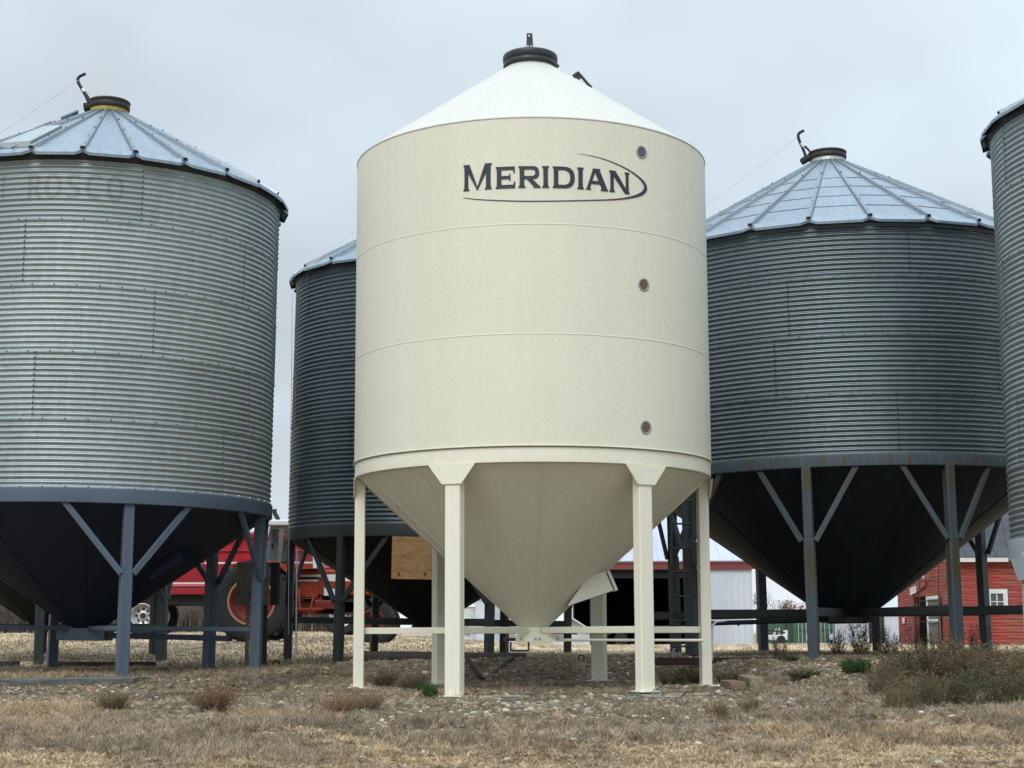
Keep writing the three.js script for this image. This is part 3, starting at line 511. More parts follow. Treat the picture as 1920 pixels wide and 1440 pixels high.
  const bowl = (x, w, ya, yb, inset) => { const o = [[x, ya]], r = (yb - ya) / 2, cy = (ya + yb) / 2, cx = x + w - Math.min(r, w * 0.62), rx = Math.min(r, w * 0.62); for (let i = 0; i <= 18; i++) { const a = -Math.PI / 2 + Math.PI * i / 18, k = 0.82; o.push([cx + rx * Math.sign(Math.cos(a)) * Math.pow(Math.abs(Math.cos(a)), k), cy + r * Math.sign(Math.sin(a)) * Math.pow(Math.abs(Math.sin(a)), k)]); } o.push([x, yb]); return o; };
  const hc = onWall(1052, 312).y - onWall(1052, 352.5).y, hM = onWall(905, 307).y - onWall(905, 355.8).y, st = 0.052;
  const letters = [];
  const L = (name, x0, x1, fn) => { const s0 = sOf(840 + x0 / 4.8), s1 = sOf(840 + x1 / 4.8); letters.push(['letter_' + name, fn(s0, s1 - s0)]); };
  L('m', 140, 395, (s, w) => [plate(stem(0.012, st * 0.9, hM), s), plate(stem(w - 0.012 - st * 1.05, st * 1.05, hM), s), plate([[w / 2 - 0.004, 0.004], [w / 2 + 0.012, 0.004], [0.072, hM], [0.004, hM]], s), plate([[w / 2 - 0.012, 0.004], [w / 2 + 0.006, 0.004], [w - 0.012, hM], [w - 0.078, hM]], s)]);
  L('e', 430, 605, (s, w) => [plate(stem(0.012, st, hc), s), plate([[0.04, 0], [w, 0], [w, 0.075], [w - 0.012, 0.075], [w - 0.022, 0.038], [0.04, 0.038]], s), plate([[0.04, hc], [w - 0.004, hc], [w - 0.004, hc - 0.075], [w - 0.016, hc - 0.075], [w - 0.026, hc - 0.038], [0.04, hc - 0.038]], s), plate([[0.04, hc / 2 - 0.018], [w * 0.7, hc / 2 - 0.018], [w * 0.7, hc / 2 - 0.042], [w * 0.76, hc / 2 - 0.042], [w * 0.76, hc / 2 + 0.042], [w * 0.7, hc / 2 + 0.042], [w * 0.7, hc / 2 + 0.018], [0.04, hc / 2 + 0.018]], s)]);
  L('r', 635, 835, (s, w) => [plate(stem(0.012, st, hc), s), plate(bowl(0.03, w * 0.93 - 0.03, hc * 0.40, hc - 0.001), s, [bowl(0.062, w * 0.93 - 0.105, hc * 0.40 + 0.036, hc - 0.038)]), plate([[w * 0.36, hc * 0.42], [w * 0.60, hc * 0.42], [w - 0.012, 0.02], [w, 0.01], [w, 0], [w - 0.085, 0], [w - 0.075, 0.012]], s)]);
  L('i', 850, 908, (s, w) => [plate(stem(0.010, w - 0.020, hc), s)]);
  L('d', 942, 1140, (s, w) => [plate(stem(0.012, st, hc), s), plate(bowl(0.03, w - 0.03, 0.001, hc - 0.001), s, [bowl(0.062, w - 0.112, 0.038, hc - 0.038)])]);
  L('i', 1165, 1220, (s, w) => [plate(stem(0.010, w - 0.020, hc), s)]);
  L('a', 1240, 1440, (s, w) => [plate(diag(0.012, w / 2 - 0.052, 0.036, hc, 0.012, 0.0), s), plate(diag(w - 0.078, w / 2 - 0.032, 0.066, hc, 0.012, 0.004), s), plate([[w * 0.24, hc * 0.29], [w * 0.78, hc * 0.29], [w * 0.74, hc * 0.29 + 0.034], [w * 0.28, hc * 0.29 + 0.034]], s)]);
  L('n', 1452, 1632, (s, w) => [plate(stem(0.012, 0.042, hc), s), plate(stem(w - 0.05, 0.038, hc), s), plate([[w - 0.062, 0], [w - 0.012, 0], [0.075, hc], [0.004, hc]], s)]);
  for (const [n, gs] of letters) part(g, n, gs, M.ink);
  // swoosh: a tapering strip along photographed points
  const z = (x, y) => [840 + x / 4.8, 260 + y / 4.8];
  const sw = [[1165, 133, 2], [1260, 150, 5], [1380, 178, 7], [1500, 222, 10], [1610, 275, 13], [1690, 328, 17], [1745, 378, 24], [1772, 420, 34], [1775, 455, 40], [1750, 490, 34], [1690, 517, 24], [1600, 537, 16], [1480, 549, 12], [1300, 555, 10], [1080, 560, 10], [880, 563, 10], [640, 563, 10], [420, 556, 9], [260, 547, 8], [140, 534, 6]];
  const cur = new THREE.CatmullRomCurve3(sw.map(([x, y]) => { const w = onWall(...z(x, y)); return V3(w.az * R, w.y, 0); })), N = 160, pos = [], idx = [], col = [];
  for (let i = 0; i <= N; i++) {
    const t = i / N, p = cur.getPoint(t), tg = cur.getTangent(t), f = t * (sw.length - 1), k = Math.min(sw.length - 2, Math.floor(f)), wd = lerp(sw[k][2], sw[k + 1][2], f - k) / 4.8 / 170 / 2;
    for (const sgn of [-1, 1]) { const v = pol(R + 0.005, (p.x - tg.y * sgn * wd) / R, p.y + tg.x * sgn * wd); pos.push(v.x, v.y, v.z); }
    if (i < N) { const a = i * 2; idx.push(a, a + 1, a + 2, a + 1, a + 3, a + 2); }
  }
  const sg = new THREE.BufferGeometry(); sg.setAttribute('position', new THREE.Float32BufferAttribute(pos, 3)); sg.setIndex(idx); sg.computeVertexNormals(); part(g, 'swoosh', sg, M.purple);
}

// ---------------------------------------------------------------- pull ropes
function rope(label, pts, r) { const m = shade(new THREE.Mesh(tube(pts, r, 20, 5), M.rope)); m.name = numbered('pull_rope'); scene.add(tag(m, label, 'rope')); }
rope('thin pull rope running down left from the lid of the yellow collared bin', [P(148, 150, 21.87), P(75, 199, 21.2), P(0, 250, 20.5), P(-200, 390, 19)], 0.0055);
rope('thin pull rope from the lid lever of the wide bin to behind the cream bin', [P(1495.5, 257, 25.4), P(1410, 322, 25), P(1326, 385, 24.5), P(1240, 452, 24)], 0.0055);
rope('thin pull rope sloping past the roof of the bin behind', [P(700, 410, 26.8), P(640, 452, 26), P(606, 478, 25.5), P(560, 512, 25)], 0.0055);
rope('thin rope hanging straight down beside the wall of the bin behind', [P(548, 552, 24.9), P(546, 760, 24.9), P(542, 985, 24.9), P(541, 1190, 24.9)], 0.005);

// ---------------------------------------------------------------- red barn
{
  const d0 = 65, x0 = P(1791, 1215, d0).x, gy = groundY(x0, -d0) - 0.12, g = thing('barn', 'weathered red board barn with white trim and grey metal roof, behind the right bins', 'barn', [x0, gy, -d0]);
  const yAt = (py, d = d0) => P(1791, py, d).y - gy, eave = yAt(1052), Lx = 16, Lz = 9.3, bh = 0.125, n = Math.ceil(eave / bh);
  const boardC = new Map(), boardG = (L, h, off) => { const key = L.toFixed(1) + '|' + off; if (boardC.has(key)) return boardC.get(key); const s = new THREE.Shape(); s.moveTo(0, 0); s.lineTo(0, h); s.lineTo(-0.006, h); s.lineTo(-0.022, 0); s.closePath(); const e = new THREE.ExtrudeGeometry(s, { depth: L, bevelEnabled: false }); const uv = e.attributes.uv, p = e.attributes.position; for (let i = 0; i < uv.count; i++) uv.setXY(i, p.getZ(i) + off * 3.71, p.getY(i) + off * 0.37); boardC.set(key, e); return e; };
  const core = part(g, 'wall', [box(Lx - 0.02, eave, 0.1, Lx / 2, eave / 2, -0.07)], M.siding[1]);
  // front boards, cut round the window
  const wx0 = P(1848, 1110, d0).x - x0, wx1 = P(1888, 1110, d0).x - x0, wy1 = yAt(1105), wy0 = yAt(1150);
  const putF = (xa, xb, y, i) => { const m = part(g, 'siding_board', boardG(xb - xa, bh + 0.015, (i * 3 + (i >> 1)) % 7), M.siding[(i * 7 + (i >> 2)) % 3]); m.rotation.y = Math.PI / 2; m.position.set(xa, y, -0.02); };
  for (let i = 0; i < n; i++) { const y = i * bh; if (y + bh > wy0 && y < wy1) { putF(0.02, wx0 + 0.02, y, i); putF(wx1 - 0.02, Lx, y, i + 1); } else putF(0.02, Lx, y, i); }
  // gable wall running back, with a doorway
  const dz0 = 3.7, dz1 = 6.1, dh = 2.15, top = eave + 3.6;
  const putG = (za, zb, y, i) => { const m = part(g, 'siding_board', boardG(zb - za, bh + 0.015, (i * 3 + (i >> 2)) % 7), M.siding[(i * 5 + (i >> 1)) % 3]); m.position.set(0.0, y, -zb); };
  for (let i = 0; i < Math.ceil(top / bh); i++) { const y = i * bh, in0 = y > eave ? (y - eave) * 0.58 : 0; if (y < dh - 0.06) { putG(0.02, dz0, y, i); putG(dz1, Lz, y, i + 2); } else putG(0.02 + in0, Lz - in0, y, i); }
  part(g, 'gable_wall', [box(0.06, eave, dz0, 0.06, eave / 2, -dz0 / 2 - 0.03), box(0.06, eave, Lz - dz1, 0.06, eave / 2, -(Lz + dz1) / 2), box(0.06, eave - dh, dz1 - dz0, 0.06, (eave + dh) / 2, -(dz0 + dz1) / 2)], M.siding[1]);
  part(g, 'inner_wall', [box(0.1, eave, Lz, 4, eave / 2, -Lz / 2), box(4, eave, 0.1, 2, eave / 2, -Lz + 0.1)], M.darkIn);
  part(g, 'door_frame', box(0.10, dh, 0.16, -0.03, dh / 2, -dz0 + 0.05), M.redTrim); part(g, 'door_frame', box(0.10, dh, 0.4, -0.05, dh / 2, -dz1 - 0.2), M.redTrim);
  const door = part(g, 'door', [box(0.05, 1.05, 1.9, -0.10, 0.52, -dz0 + 1.05), box(0.05, 0.9, 1.9, -0.10, 1.62, -dz0 + 1.05)], M.greyBoard, 'grey weathered split door standing open');
  part(door, 'door_rail', [box(0.04, 0.14, 1.9, -0.145, 1.09, -dz0 + 1.05), box(0.04, 0.14, 1.9, -0.145, 2.02, -dz0 + 1.05), box(0.04, 2.05, 0.14, -0.147, 1.04, -dz0 + 0.17)], M.white);
  part(g, 'loft_board', [bar(V3(-0.08, 2.45, -5.6), V3(-0.08, 2.7, -4.0), 0.34, 0.03, UP)], M.siding[0]);
  part(g, 'white_board', bar(V3(-0.09, 2.35, -6.6), V3(-0.09, 2.45, -5.5), 0.3, 0.03, UP), M.white); part(g, 'white_board', box(0.03, 0.25, 0.35, -0.1, 1.15, -8.0), M.white);
  part(g, 'loft_frame', [box(0.05, 1.7, 0.12, -0.04, 3.7, -5.1), box(0.05, 1.7, 0.12, -0.04, 3.7, -4.4)], M.white);
  part(g, 'corner_trim', [box(0.14, eave, 0.03, 0.07, eave / 2, 0.025), box(0.03, eave, 0.14, -0.035, eave / 2, -0.06)], M.white);
  part(g, 'fascia', box(Lx + 0.4, 0.2, 0.05, Lx / 2 - 0.1, eave + 0.05, 0.32), M.white);
  part(g, 'soffit', box(Lx, 0.03, 0.34, Lx / 2, eave - 0.03, 0.14), M.siding[1]);
  const roof = part(g, 'roof', [bar(V3(Lx / 2, eave + 0.13, 0.36), V3(Lx / 2, eave + 0.55, -0.3), Lx + 0.5, 0.03, V3(1, 0, 0)), bar(V3(Lx / 2, eave + 0.54, -0.28), V3(Lx / 2, eave + 4.2, -2.3), Lx + 0.5, 0.03, V3(1, 0, 0))], M.barnRoof);
  for (let k = 0; k < 28; k++) { const x = -0.1 + k * 0.6; part(roof, 'standing_seam', [bar(V3(x, eave + 0.56, -0.26), V3(x, eave + 4.2, -2.27), 0.03, 0.03, V3(1, 0, 0)), bar(V3(x, eave + 0.155, 0.37), V3(x, eave + 0.565, -0.28), 0.03, 0.03, V3(1, 0, 0))], M.barnRoof); }
  const w = part(g, 'window', [box(wx1 - wx0, 0.17, 0.07, (wx0 + wx1) / 2, wy1 - 0.085, 0.03), box(wx1 - wx0, 0.17, 0.07, (wx0 + wx1) / 2, wy0 + 0.085, 0.03), box(0.17, wy1 - wy0 - 0.34, 0.07, wx0 + 0.085, (wy0 + wy1) / 2, 0.03), box(0.17, wy1 - wy0 - 0.34, 0.07, wx1 - 0.085, (wy0 + wy1) / 2, 0.03)], M.white);
  const mx = (wx0 + wx1) / 2, my = (wy0 + wy1) / 2, hw = (wx1 - wx0) / 2 - 0.17, hh = (wy1 - wy0) / 2 - 0.17;
  for (const sx of [-1, 1]) for (const sy of [-1, 1]) part(w, 'pane', box(hw - 0.03, hh - 0.03, 0.01, mx + sx * hw / 2, my + sy * hh / 2, 0.01), M.porthole);
  part(w, 'glazing_bar', [box(0.04, hh * 2, 0.02, mx, my, 0.03), box(hw * 2, 0.035, 0.02, mx, my - 0.02, 0.033)], M.white);
  // ladder leaning on the gable side
  const ld = thing('ladder', 'dark red steel ladder standing before the barn doorway', 'ladder', [x0 - 0.9, gy, -d0 + 0.3]);
  const q = (px, py) => P(px, py, d0 - 0.3).sub(ld.position);
  for (const px of [1724, 1760]) part(ld, 'rail', rod(q(px, 1206), q(px, 1045), 0.022), M.rust);
  for (const py of [1050, 1090, 1127, 1166, 1204]) part(ld, 'rung', rod(q(1724, py), q(1760, py), 0.018), M.rust);
}
// ---------------------------------------------------------------- open machine shed behind the middle
{
  const d = 80, xa = P(1072, 1207, d).x, xb = P(1413, 1207, d).x, gy = groundY((xa + xb) / 2, -d) - 0.05, W = xb - xa;
  const g = thing('machine_shed', 'long pale metal shed with red eave trim and a wide dark open front', 'shed', [xa, gy, -d]);
  const h = P(1240, 1066, d).y - gy, o1 = P(1311, 1200, d).x - xa, dep = 12;
  const ribs = []; for (let x = o1 + 0.1; x < W; x += 0.3) ribs.push(box(0.05, h - 0.02, 0.03, x, h / 2, 0.03)); ribs.push(box(W - o1, h, 0.06, (W + o1) / 2, h / 2, -0.015));
  part(g, 'front_wall', ribs, M.whiteSheet);
  part(g, 'side_wall', [box(0.08, h, dep, 0.04, h / 2, -dep / 2 - 0.05), box(0.08, h, dep, W - 0.04, h / 2, -dep / 2 - 0.05)], M.whiteSheet);
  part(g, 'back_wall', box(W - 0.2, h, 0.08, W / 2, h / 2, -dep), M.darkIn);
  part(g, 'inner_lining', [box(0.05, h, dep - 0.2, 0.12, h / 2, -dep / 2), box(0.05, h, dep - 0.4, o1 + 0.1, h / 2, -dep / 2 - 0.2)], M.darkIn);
  part(g, 'added_header', box(o1 + 0.1, 0.5, 0.1, o1 / 2 + 0.05, h - 0.2, -0.12), M.darkIn); part(g, 'added_ceiling', box(W - 0.3, 0.05, dep - 0.3, W / 2, h - 0.02, -dep / 2 - 0.1), M.darkIn);  // near-black lintel and overhead panel added to keep the open front dark
  part(g, 'door_post', [box(0.14, h, 0.14, 0.95, h / 2, 0.0)], M.navy);
  part(g, 'eave_trim', [box(W + 0.3, 0.30, 0.06, W / 2, h + 0.10, 0.12), box(W + 0.3, 0.08, 0.14, W / 2, h + 0.28, 0.12)], M.redTrim);
  const roof = part(g, 'roof', [bar(V3(W / 2, h + 0.34, 0.2), V3(W / 2, h + 2.9, -dep / 2), W + 0.4, 0.05, V3(1, 0, 0)), bar(V3(W / 2, h + 0.34, -dep - 0.2), V3(W / 2, h + 2.89, -dep / 2 - 0.02), W + 0.4, 0.05, V3(1, 0, 0))], M.roofPale);
  for (let x = 0; x <= W; x += 0.6) part(roof, 'roof_seam', bar(V3(x, h + 0.38, 0.2), V3(x, h + 2.93, -dep / 2), 0.03, 0.03, V3(1, 0, 0)), M.roofPale);
  // flat trailer standing in the opening
  const t = thing('flat_trailer', 'low pale sided flat trailer standing in the open shed front', 'trailer', [xa + 4.4, gy, -d + 0.5]);
  part(t, 'deck', box(4.0, 0.26, 1.2, -0.4, 0.80, 0, 0.02), mat(lin(0.26, 0.24, 0.2), { map: texWood, roughness: 0.9 }));
  for (const x of [-2.1, -1.2, 1.2]) part(t, 'wheel', cyl(0.32, 0.32, 0.2, 20, 0, 0, 0).rotateX(Math.PI / 2).translate(x, 0.32, 0.5), M.tyre);
  part(t, 'drawbar', bar(V3(-2.3, 0.7, 0), V3(-3.2, 0.35, 0), 0.1, 0.1), M.black);
}
// ---------------------------------------------------------------- small far buildings
{
  const d = 76, g0 = P(1071, 1200, d), gy = groundY(g0.x, -d), g = thing('small_shed', 'small white gabled hut before the left end of the open shed', 'hut', [g0.x, gy, -d]);
  const hw = 0.85, h = P(1071, 1181, d).y - gy, pk = P(1071, 1158, d).y - gy, s = new THREE.Shape(); s.moveTo(-hw, 0); s.lineTo(hw, 0); s.lineTo(hw, h); s.lineTo(0, pk - 0.05); s.lineTo(-hw, h); s.closePath();
  part(g, 'wall', new THREE.ExtrudeGeometry(s, { depth: 2.2, bevelEnabled: false }).translate(0, 0, -2.2), M.white);
  part(g, 'roof', [bar(V3(-hw - 0.12, h - 0.08, -1), V3(0, pk, -1), 2.7, 0.06, V3(0, 0, 1)), bar(V3(hw + 0.12, h - 0.08, -1), V3(0, pk, -1), 2.7, 0.06, V3(0, 0, 1))], M.white);
  part(g, 'flue', cyl(0.05, 0.05, 0.5, 12, 0, pk + 0.2, -0.5), M.white);
}
function farBin(px, pw, pEave, pPeak, d, label, m) {
  const c = P(px, 1195, d), gy = groundY(c.x, -d), R = pw / F * d / 2, h = P(px, pEave, d).y - gy, pk = P(px, pPeak, d).y - gy, g = thing('small_grain_bin', label, 'grain bin', [c.x, gy, -d]);
  const pts = [[R, 0]]; for (let i = 0; i <= 40; i++) pts.push([R + (i % 2 ? 0.012 : 0), h * i / 40]);
  part(g, 'wall', lathe(pts, 48), m); part(g, 'roof', lathe([[R + 0.1, h - 0.04], [0.25, pk - 0.1], [0.25, pk], [0, pk + 0.05]], 24).toNonIndexed(), m);
  part(g, 'door', box(0.6, 1.0, 0.05, 0, h * 0.35, R + 0.01), M.ringGrey);
}
farBin(873, 36, 1137, 1124, 115, 'small white grain bin with conical roof, far behind between the front legs', M.white);
farBin(915, 50, 1124, 1106, 128, 'taller pale far grain bin, seen left of the hopper outlet', M.whiteSheet);
farBin(958, 40, 1140, 1126, 140, 'farthest pale grain bin, just behind the hopper outlet', M.whiteSheet);
{
  const d = 120, xa = P(1596, 1200, d).x, xb = P(1712, 1200, d).x, gy = groundY(xb, -d), W = xb - xa, g = thing('pale_shed', 'pale blue grey metal shed left of the red barn', 'shed', [xa, gy, -d]);
  const h = P(1650, 1147, d).y - gy, r = [box(W, h, 6, W / 2, h / 2, -3)]; for (let x = 0.1; x < W; x += 0.4) r.push(box(0.08, h, 0.04, x, h / 2, 0.02));
  part(g, 'wall', r, M.whiteSheet);
  const s = new THREE.Shape(); s.moveTo(-0.3, h); s.lineTo(W + 0.3, h); s.lineTo(W + 0.3, h + 2.4); s.closePath();
  part(g, 'roof', [bar(V3(W / 2, h + 0.05, 0.3), V3(W / 2, h + 1.5, -3.2), W + 0.6, 0.06, V3(1, 0, 0)), bar(V3(W / 2, h + 0.05, -6.5), V3(W / 2, h + 1.5, -3.25), W + 0.6, 0.06, V3(1, 0, 0))], M.roofPale);
  part(g, 'door', box(1.1, 2.1, 0.06, W - 2.6, 1.05, 0.06), M.black);
}
// ---------------------------------------------------------------- shipping containers
function containerBox(px0, px1, d, label, m, len, turn, marks) {
  const a = P(px0, 1210, d), b = P(px1, 1210, d), W = b.x - a.x, gy = groundY((a.x + b.x) / 2, -d), h = 2.6, g = thing('shipping_container', label, 'shipping container', [a.x, gy, -d]);
  if (turn) g.rotation.y = turn;
  const r = [box(W - 0.16, h - 0.2, len - 0.1, W / 2, h / 2, -len / 2)]; for (let x = 0.2; x < W - 0.15; x += 0.28) r.push(box(0.12, h - 0.3, 0.04, x, h / 2, -0.03)); for (let z = 0.3; z < len - 0.2; z += 0.28) r.push(box(0.04, h - 0.3, 0.12, 0.065, h / 2, -z), box(0.04, h - 0.3, 0.12, W - 0.065, h / 2, -z));
  part(g, 'wall', r, m);
  part(g, 'frame', [box(0.14, h, 0.14, 0.07, h / 2, 0), box(0.14, h, 0.14, W - 0.07, h / 2, 0), box(W, 0.14, 0.14, W / 2, 0.07, 0.003), box(W, 0.12, 0.14, W / 2, h - 0.06, 0.003)], m);
  if (marks === 'doors') { for (const f of [0.22, 0.40, 0.60, 0.78]) part(g, 'lock_rod', cyl(0.025, 0.025, h - 0.25, 8, W * f, h / 2, 0.06), M.whiteSheet); part(g, 'hinge_rail', [box(W - 0.2, 0.05, 0.03, W / 2, h * 0.48, 0.03)], M.navy); part(g, 'placard', box(0.4, 0.5, 0.01, W * 0.7, h * 0.25, 0.05), M.whiteSheet); }
  if (marks === 'side') { // pale painted letters, two of them readable
    const q = (px, py) => { const p = P(px, py, d - 0.05).sub(g.position); return V3(p.x, p.y, 0.03); };
    part(g, 'painted_mark', [bar(q(1452.5, 1192), q(1454.5, 1180), 0.11, 0.012, V3(1, 0, 0)), bar(q(1453.5, 1180), q(1457, 1179.5), 0.10, 0.012), bar(q(1461, 1191), q(1461, 1177), 0.10, 0.012, V3(1, 0, 0)), bar(q(1451, 1190), q(1451.5, 1182), 0.08, 0.012, V3(1, 0, 0))], M.white); }
  if (marks === 'white') { const k = [[0.10, 0.80, 0.5, 0.05], [0.12, 0.70, 0.36, 0.05], [0.07, 0.75, 0.05, 0.28], [0.42, 0.62, 0.4, 0.06], [0.5, 0.55, 0.3, 0.06], [0.10, 0.46, 0.6, 0.06], [0.75, 0.44, 0.5, 0.06], [0.18, 0.2, 0.25, 0.4], [0.6, 0.3, 0.3, 0.05], [0.86, 0.7, 0.3, 0.06]]; part(g, 'dark_mark', k.map(([x, y, w, t]) => box(w * 1.4, t * 1.6, 0.012, W * x + w / 2, h * y, 0.035)), mat(lin(0.12, 0.14, 0.17))); }
}
containerBox(1424, 1488, 152, 'green container side with pale painted letters, leftmost of the containers', M.container, 2.4, 0, 'side');
containerBox(1489, 1528, 150, 'green container end partly behind a bin leg', M.container, 5, 0, 'doors');
containerBox(1531, 1572, 150.6, 'green container end with upright lock rods, beside the white container', mat(lin(0.085, 0.20, 0.135), { map: texSteel, roughness: 0.6 }), 5, 0, 'doors');
containerBox(1578, 1664, 148, 'white container with dark worn markings, near the barn', M.white, 2.4, 0, 'white');
{ // low equipment in front of the green container
  const d = 140, c = P(1452, 1206, d), gy = groundY(c.x, -d), g = thing('parked_implement', 'low white and black implement parked before the green container', 'implement', [c.x, gy, -d]);
  part(g, 'white_body', [box(1.9, 0.42, 0.8, 0.1, 0.55, 0, 0.05), box(0.3, 0.4, 0.5, 0.95, 0.95, 0, 0.03)], M.white);
  part(g, 'boom', [bar(V3(-1.2, 1.25, 0.2), V3(0.9, 0.95, 0.2), 0.14, 0.1), bar(V3(0.95, 0.9, 0.1), V3(1.02, 1.75, 0.1), 0.2, 0.1)], M.black);
  for (const x of [-0.9, 0.5]) part(g, 'wheel', cyl(0.36, 0.36, 0.2, 20, 0, 0, 0).rotateX(Math.PI / 2).translate(x, 0.36, 0.42), M.tyre);
}
// ---------------------------------------------------------------- tractor and truck behind the left bins
function wheelGeo(R, r, w) { // tyre section, lathed about x then turned to face z
  return lathe([[r, -w * 0.38], [r + (R - r) * 0.35, -w * 0.5], [R * 0.93, -w * 0.5], [R * 0.985, -w * 0.38], [R, 0], [R * 0.985, w * 0.38], [R * 0.93, w * 0.5], [r + (R - r) * 0.35, w * 0.5], [r, w * 0.38]], 48).rotateX(Math.PI / 2);
}
function rimGeo(r, w, dish) { return lathe([[0, w * 0.30 - dish], [r * 0.25, w * 0.30 - dish], [r * 0.3, w * 0.24 - dish], [r * 0.72, w * 0.16 - dish], [r * 0.86, w * 0.30], [r * 0.94, w * 0.40], [r * 1.02, w * 0.42], [r * 1.0, -w * 0.3]], 40).rotateX(Math.PI / 2); }
function wheel(parent, x, y, z, R, r, w, rimMat, lugs, edgeMat, holes) {
  const geos = [wheelGeo(R, r, w)];
  if (lugs) for (let i = 0; i < lugs; i++) for (const s of [-1, 1]) { const b = box(0.055, R * 0.07, w * 0.56, 0, R * 0.995, s * w * 0.24); b.applyMatrix4(new THREE.Matrix4().makeRotationY(0)); const a = (i + (s > 0 ? 0.5 : 0)) / lugs * Math.PI * 2; const sh = new THREE.Matrix4().set(1, 0, s * 0.5, 0, 0, 1, 0, 0, 0, 0, 1, 0, 0, 0, 0, 1); b.applyMatrix4(sh); b.rotateZ(a); geos.push(b); }
  const t = part(parent, 'wheel', geos.map(g => g.index ? g.toNonIndexed() : g), M.tyre); t.position.set(x, y, z);
  part(t, 'rim', rimGeo(r, w, w * 0.2), rimMat);
  if (edgeMat) part(t, 'rim_edge', new THREE.TorusGeometry(r * 1.0, r * 0.05, 8, 40).translate(0, 0, w * 0.40), edgeMat);
  if (holes) { const l = []; for (let i = 0; i < holes; i++) { const a = i / holes * 6.283; l.push(cyl(r * 0.1, r * 0.1, 0.02, 12, 0, 0, 0).rotateX(Math.PI / 2).translate(Math.cos(a) * r * 0.55, Math.sin(a) * r * 0.55, w * 0.06 + 0.012)); } part(t, 'rim_holes', l, M.black).userData.kind = 'stuff'; part(t, 'hub', cyl(r * 0.22, r * 0.26, 0.1, 16, 0, 0, 0).rotateX(Math.PI / 2).translate(0, 0, w * 0.14), M.black); }
  return t;
}
{
  const d = 37, c = P(485, 1130, d), gy = c.y - 0.87, g = thing('farm_tractor', 'red orange farm tractor with white roofed cab facing right, behind the left bins', 'tractor', [c.x, gy, -d]);
  const q = (px, py, dd = d) => P(px, py, dd).sub(g.position), X = px => q(px, 1130).x, Y = py => q(485, py).y;
  const tan = mat(lin(0.32, 0.2, 0.11), { roughness: 0.7 });
  for (const z of [0.85, -0.85]) wheel(g, 0, 0.87, z, 0.87, 0.50, 0.46, M.tractorDark, 20, tan);
  for (const z of [0.75, -0.75]) wheel(g, X(705), Y(1168), z, 0.50, 0.26, 0.28, M.tractorDark, 0, M.tractor);
  part(g, 'hood', [box(X(728) - X(560), Y(1070) - Y(1118), 0.72, (X(728) + X(560)) / 2, (Y(1070) + Y(1118)) / 2, 0, 0.04)], M.tractor);
  part(g, 'side_panel', [box(X(600) - X(560), Y(1090) - Y(1122), 0.8, (X(600) + X(560)) / 2, (Y(1090) + Y(1122)) / 2, 0.0, 0.03)], M.tractor);
  part(g, 'decal_stripe', [box(X(662) - X(561), 0.05, 0.012, (X(662) + X(561)) / 2, Y(1081), 0.375), box(X(600) - X(561), 0.035, 0.012, (X(600) + X(561)) / 2, Y(1090), 0.41), box(X(660) - X(608), 0.13, 0.012, (X(660) + X(608)) / 2, Y(1086), 0.372)], M.white);
  part(g, 'decal_black', box(X(599) - X(572), 0.06, 0.012, (X(599) + X(572)) / 2, Y(1085.5), 0.376), M.black);
  part(g, 'engine', [box(X(725) - X(605), 0.5, 0.5, (X(725) + X(605)) / 2, Y(1128), 0), cyl(0.07, 0.07, 0.2, 16, X(616), Y(1112), 0.36), cyl(0.07, 0.07, 0.2, 16, X(628), Y(1113), 0.36)], M.black);
  part(g, 'filters', [cyl(0.075, 0.075, 0.17, 16, X(617), Y(1111), 0.42), cyl(0.075, 0.075, 0.15, 16, X(629), Y(1112), 0.42)], M.whiteSheet);
  part(g, 'frame', [box(X(725) - X(560), 0.3, 0.5, (X(725) + X(560)) / 2, Y(1140), 0, 0.03), box(0.5, 0.2, 0.9, X(615), Y(1135), 0, 0.03)], M.tractorDark);
  part(g, 'step', [box(0.62, 0.05, 0.35, X(588), Y(1143), 0.75), rod(V3(X(572), Y(1142), 0.9), V3(X(568), Y(1105), 0.8), 0.02), rod(V3(X(588), Y(1160), 0.9), V3(X(596), Y(1118), 0.8), 0.02)], M.tractor);
  part(g, 'fender', [bar(V3(X(450), Y(1062), 0.8), V3(X(530), Y(1058), 0.8), 0.55, 0.05, V3(0, 0, 1)), bar(V3(X(530), Y(1058), 0.8), V3(X(560), Y(1085), 0.8), 0.55, 0.05, V3(0, 0, 1))], M.tractor);
  // cab
  const cy0 = Y(1060), cy1 = Y(988), x0 = X(497), x1 = X(598), zz = 0.72;
  const rf = part(g, 'cab_roof', box(x1 - x0 + 0.1, Y(979) - Y(990), 1.6, (x0 + x1) / 2 + 0.06, (Y(979) + Y(990)) / 2, 0, 0.04), M.white);
  for (const z of [zz, -zz]) {
    part(g, 'cab_post', [bar(V3(x0 - 0.05, cy0, z), V3(x0 + 0.16, cy1, z), 0.10, 0.07), bar(V3(X(597), cy0 - 0.1, z), V3(X(594), cy1, z), 0.08, 0.06)], M.white);
    part(g, 'door_post', [bar(V3(X(530), cy0, z), V3(X(536), cy1, z), 0.10, 0.05), bar(V3(X(500), cy0 + 0.03, z), V3(X(532), cy0 + 0.03, z), 0.06, 0.04), bar(V3(X(508), cy1 - 0.06, z), V3(X(594), cy1 - 0.06, z), 0.06, 0.04)], M.greyBoard);
    part(g, 'cab_window', [box(x1 - x0 - 0.1, cy1 - cy0 - 0.05, 0.006, (x0 + x1) / 2 + 0.05, (cy0 + cy1) / 2, z * 0.98)], M.glass);
  }
  part(g, 'cab_base', box(x1 - x0 + 0.06, 0.12, 1.46, (x0 + x1) / 2, cy0 - 0.05, 0), M.tractor);
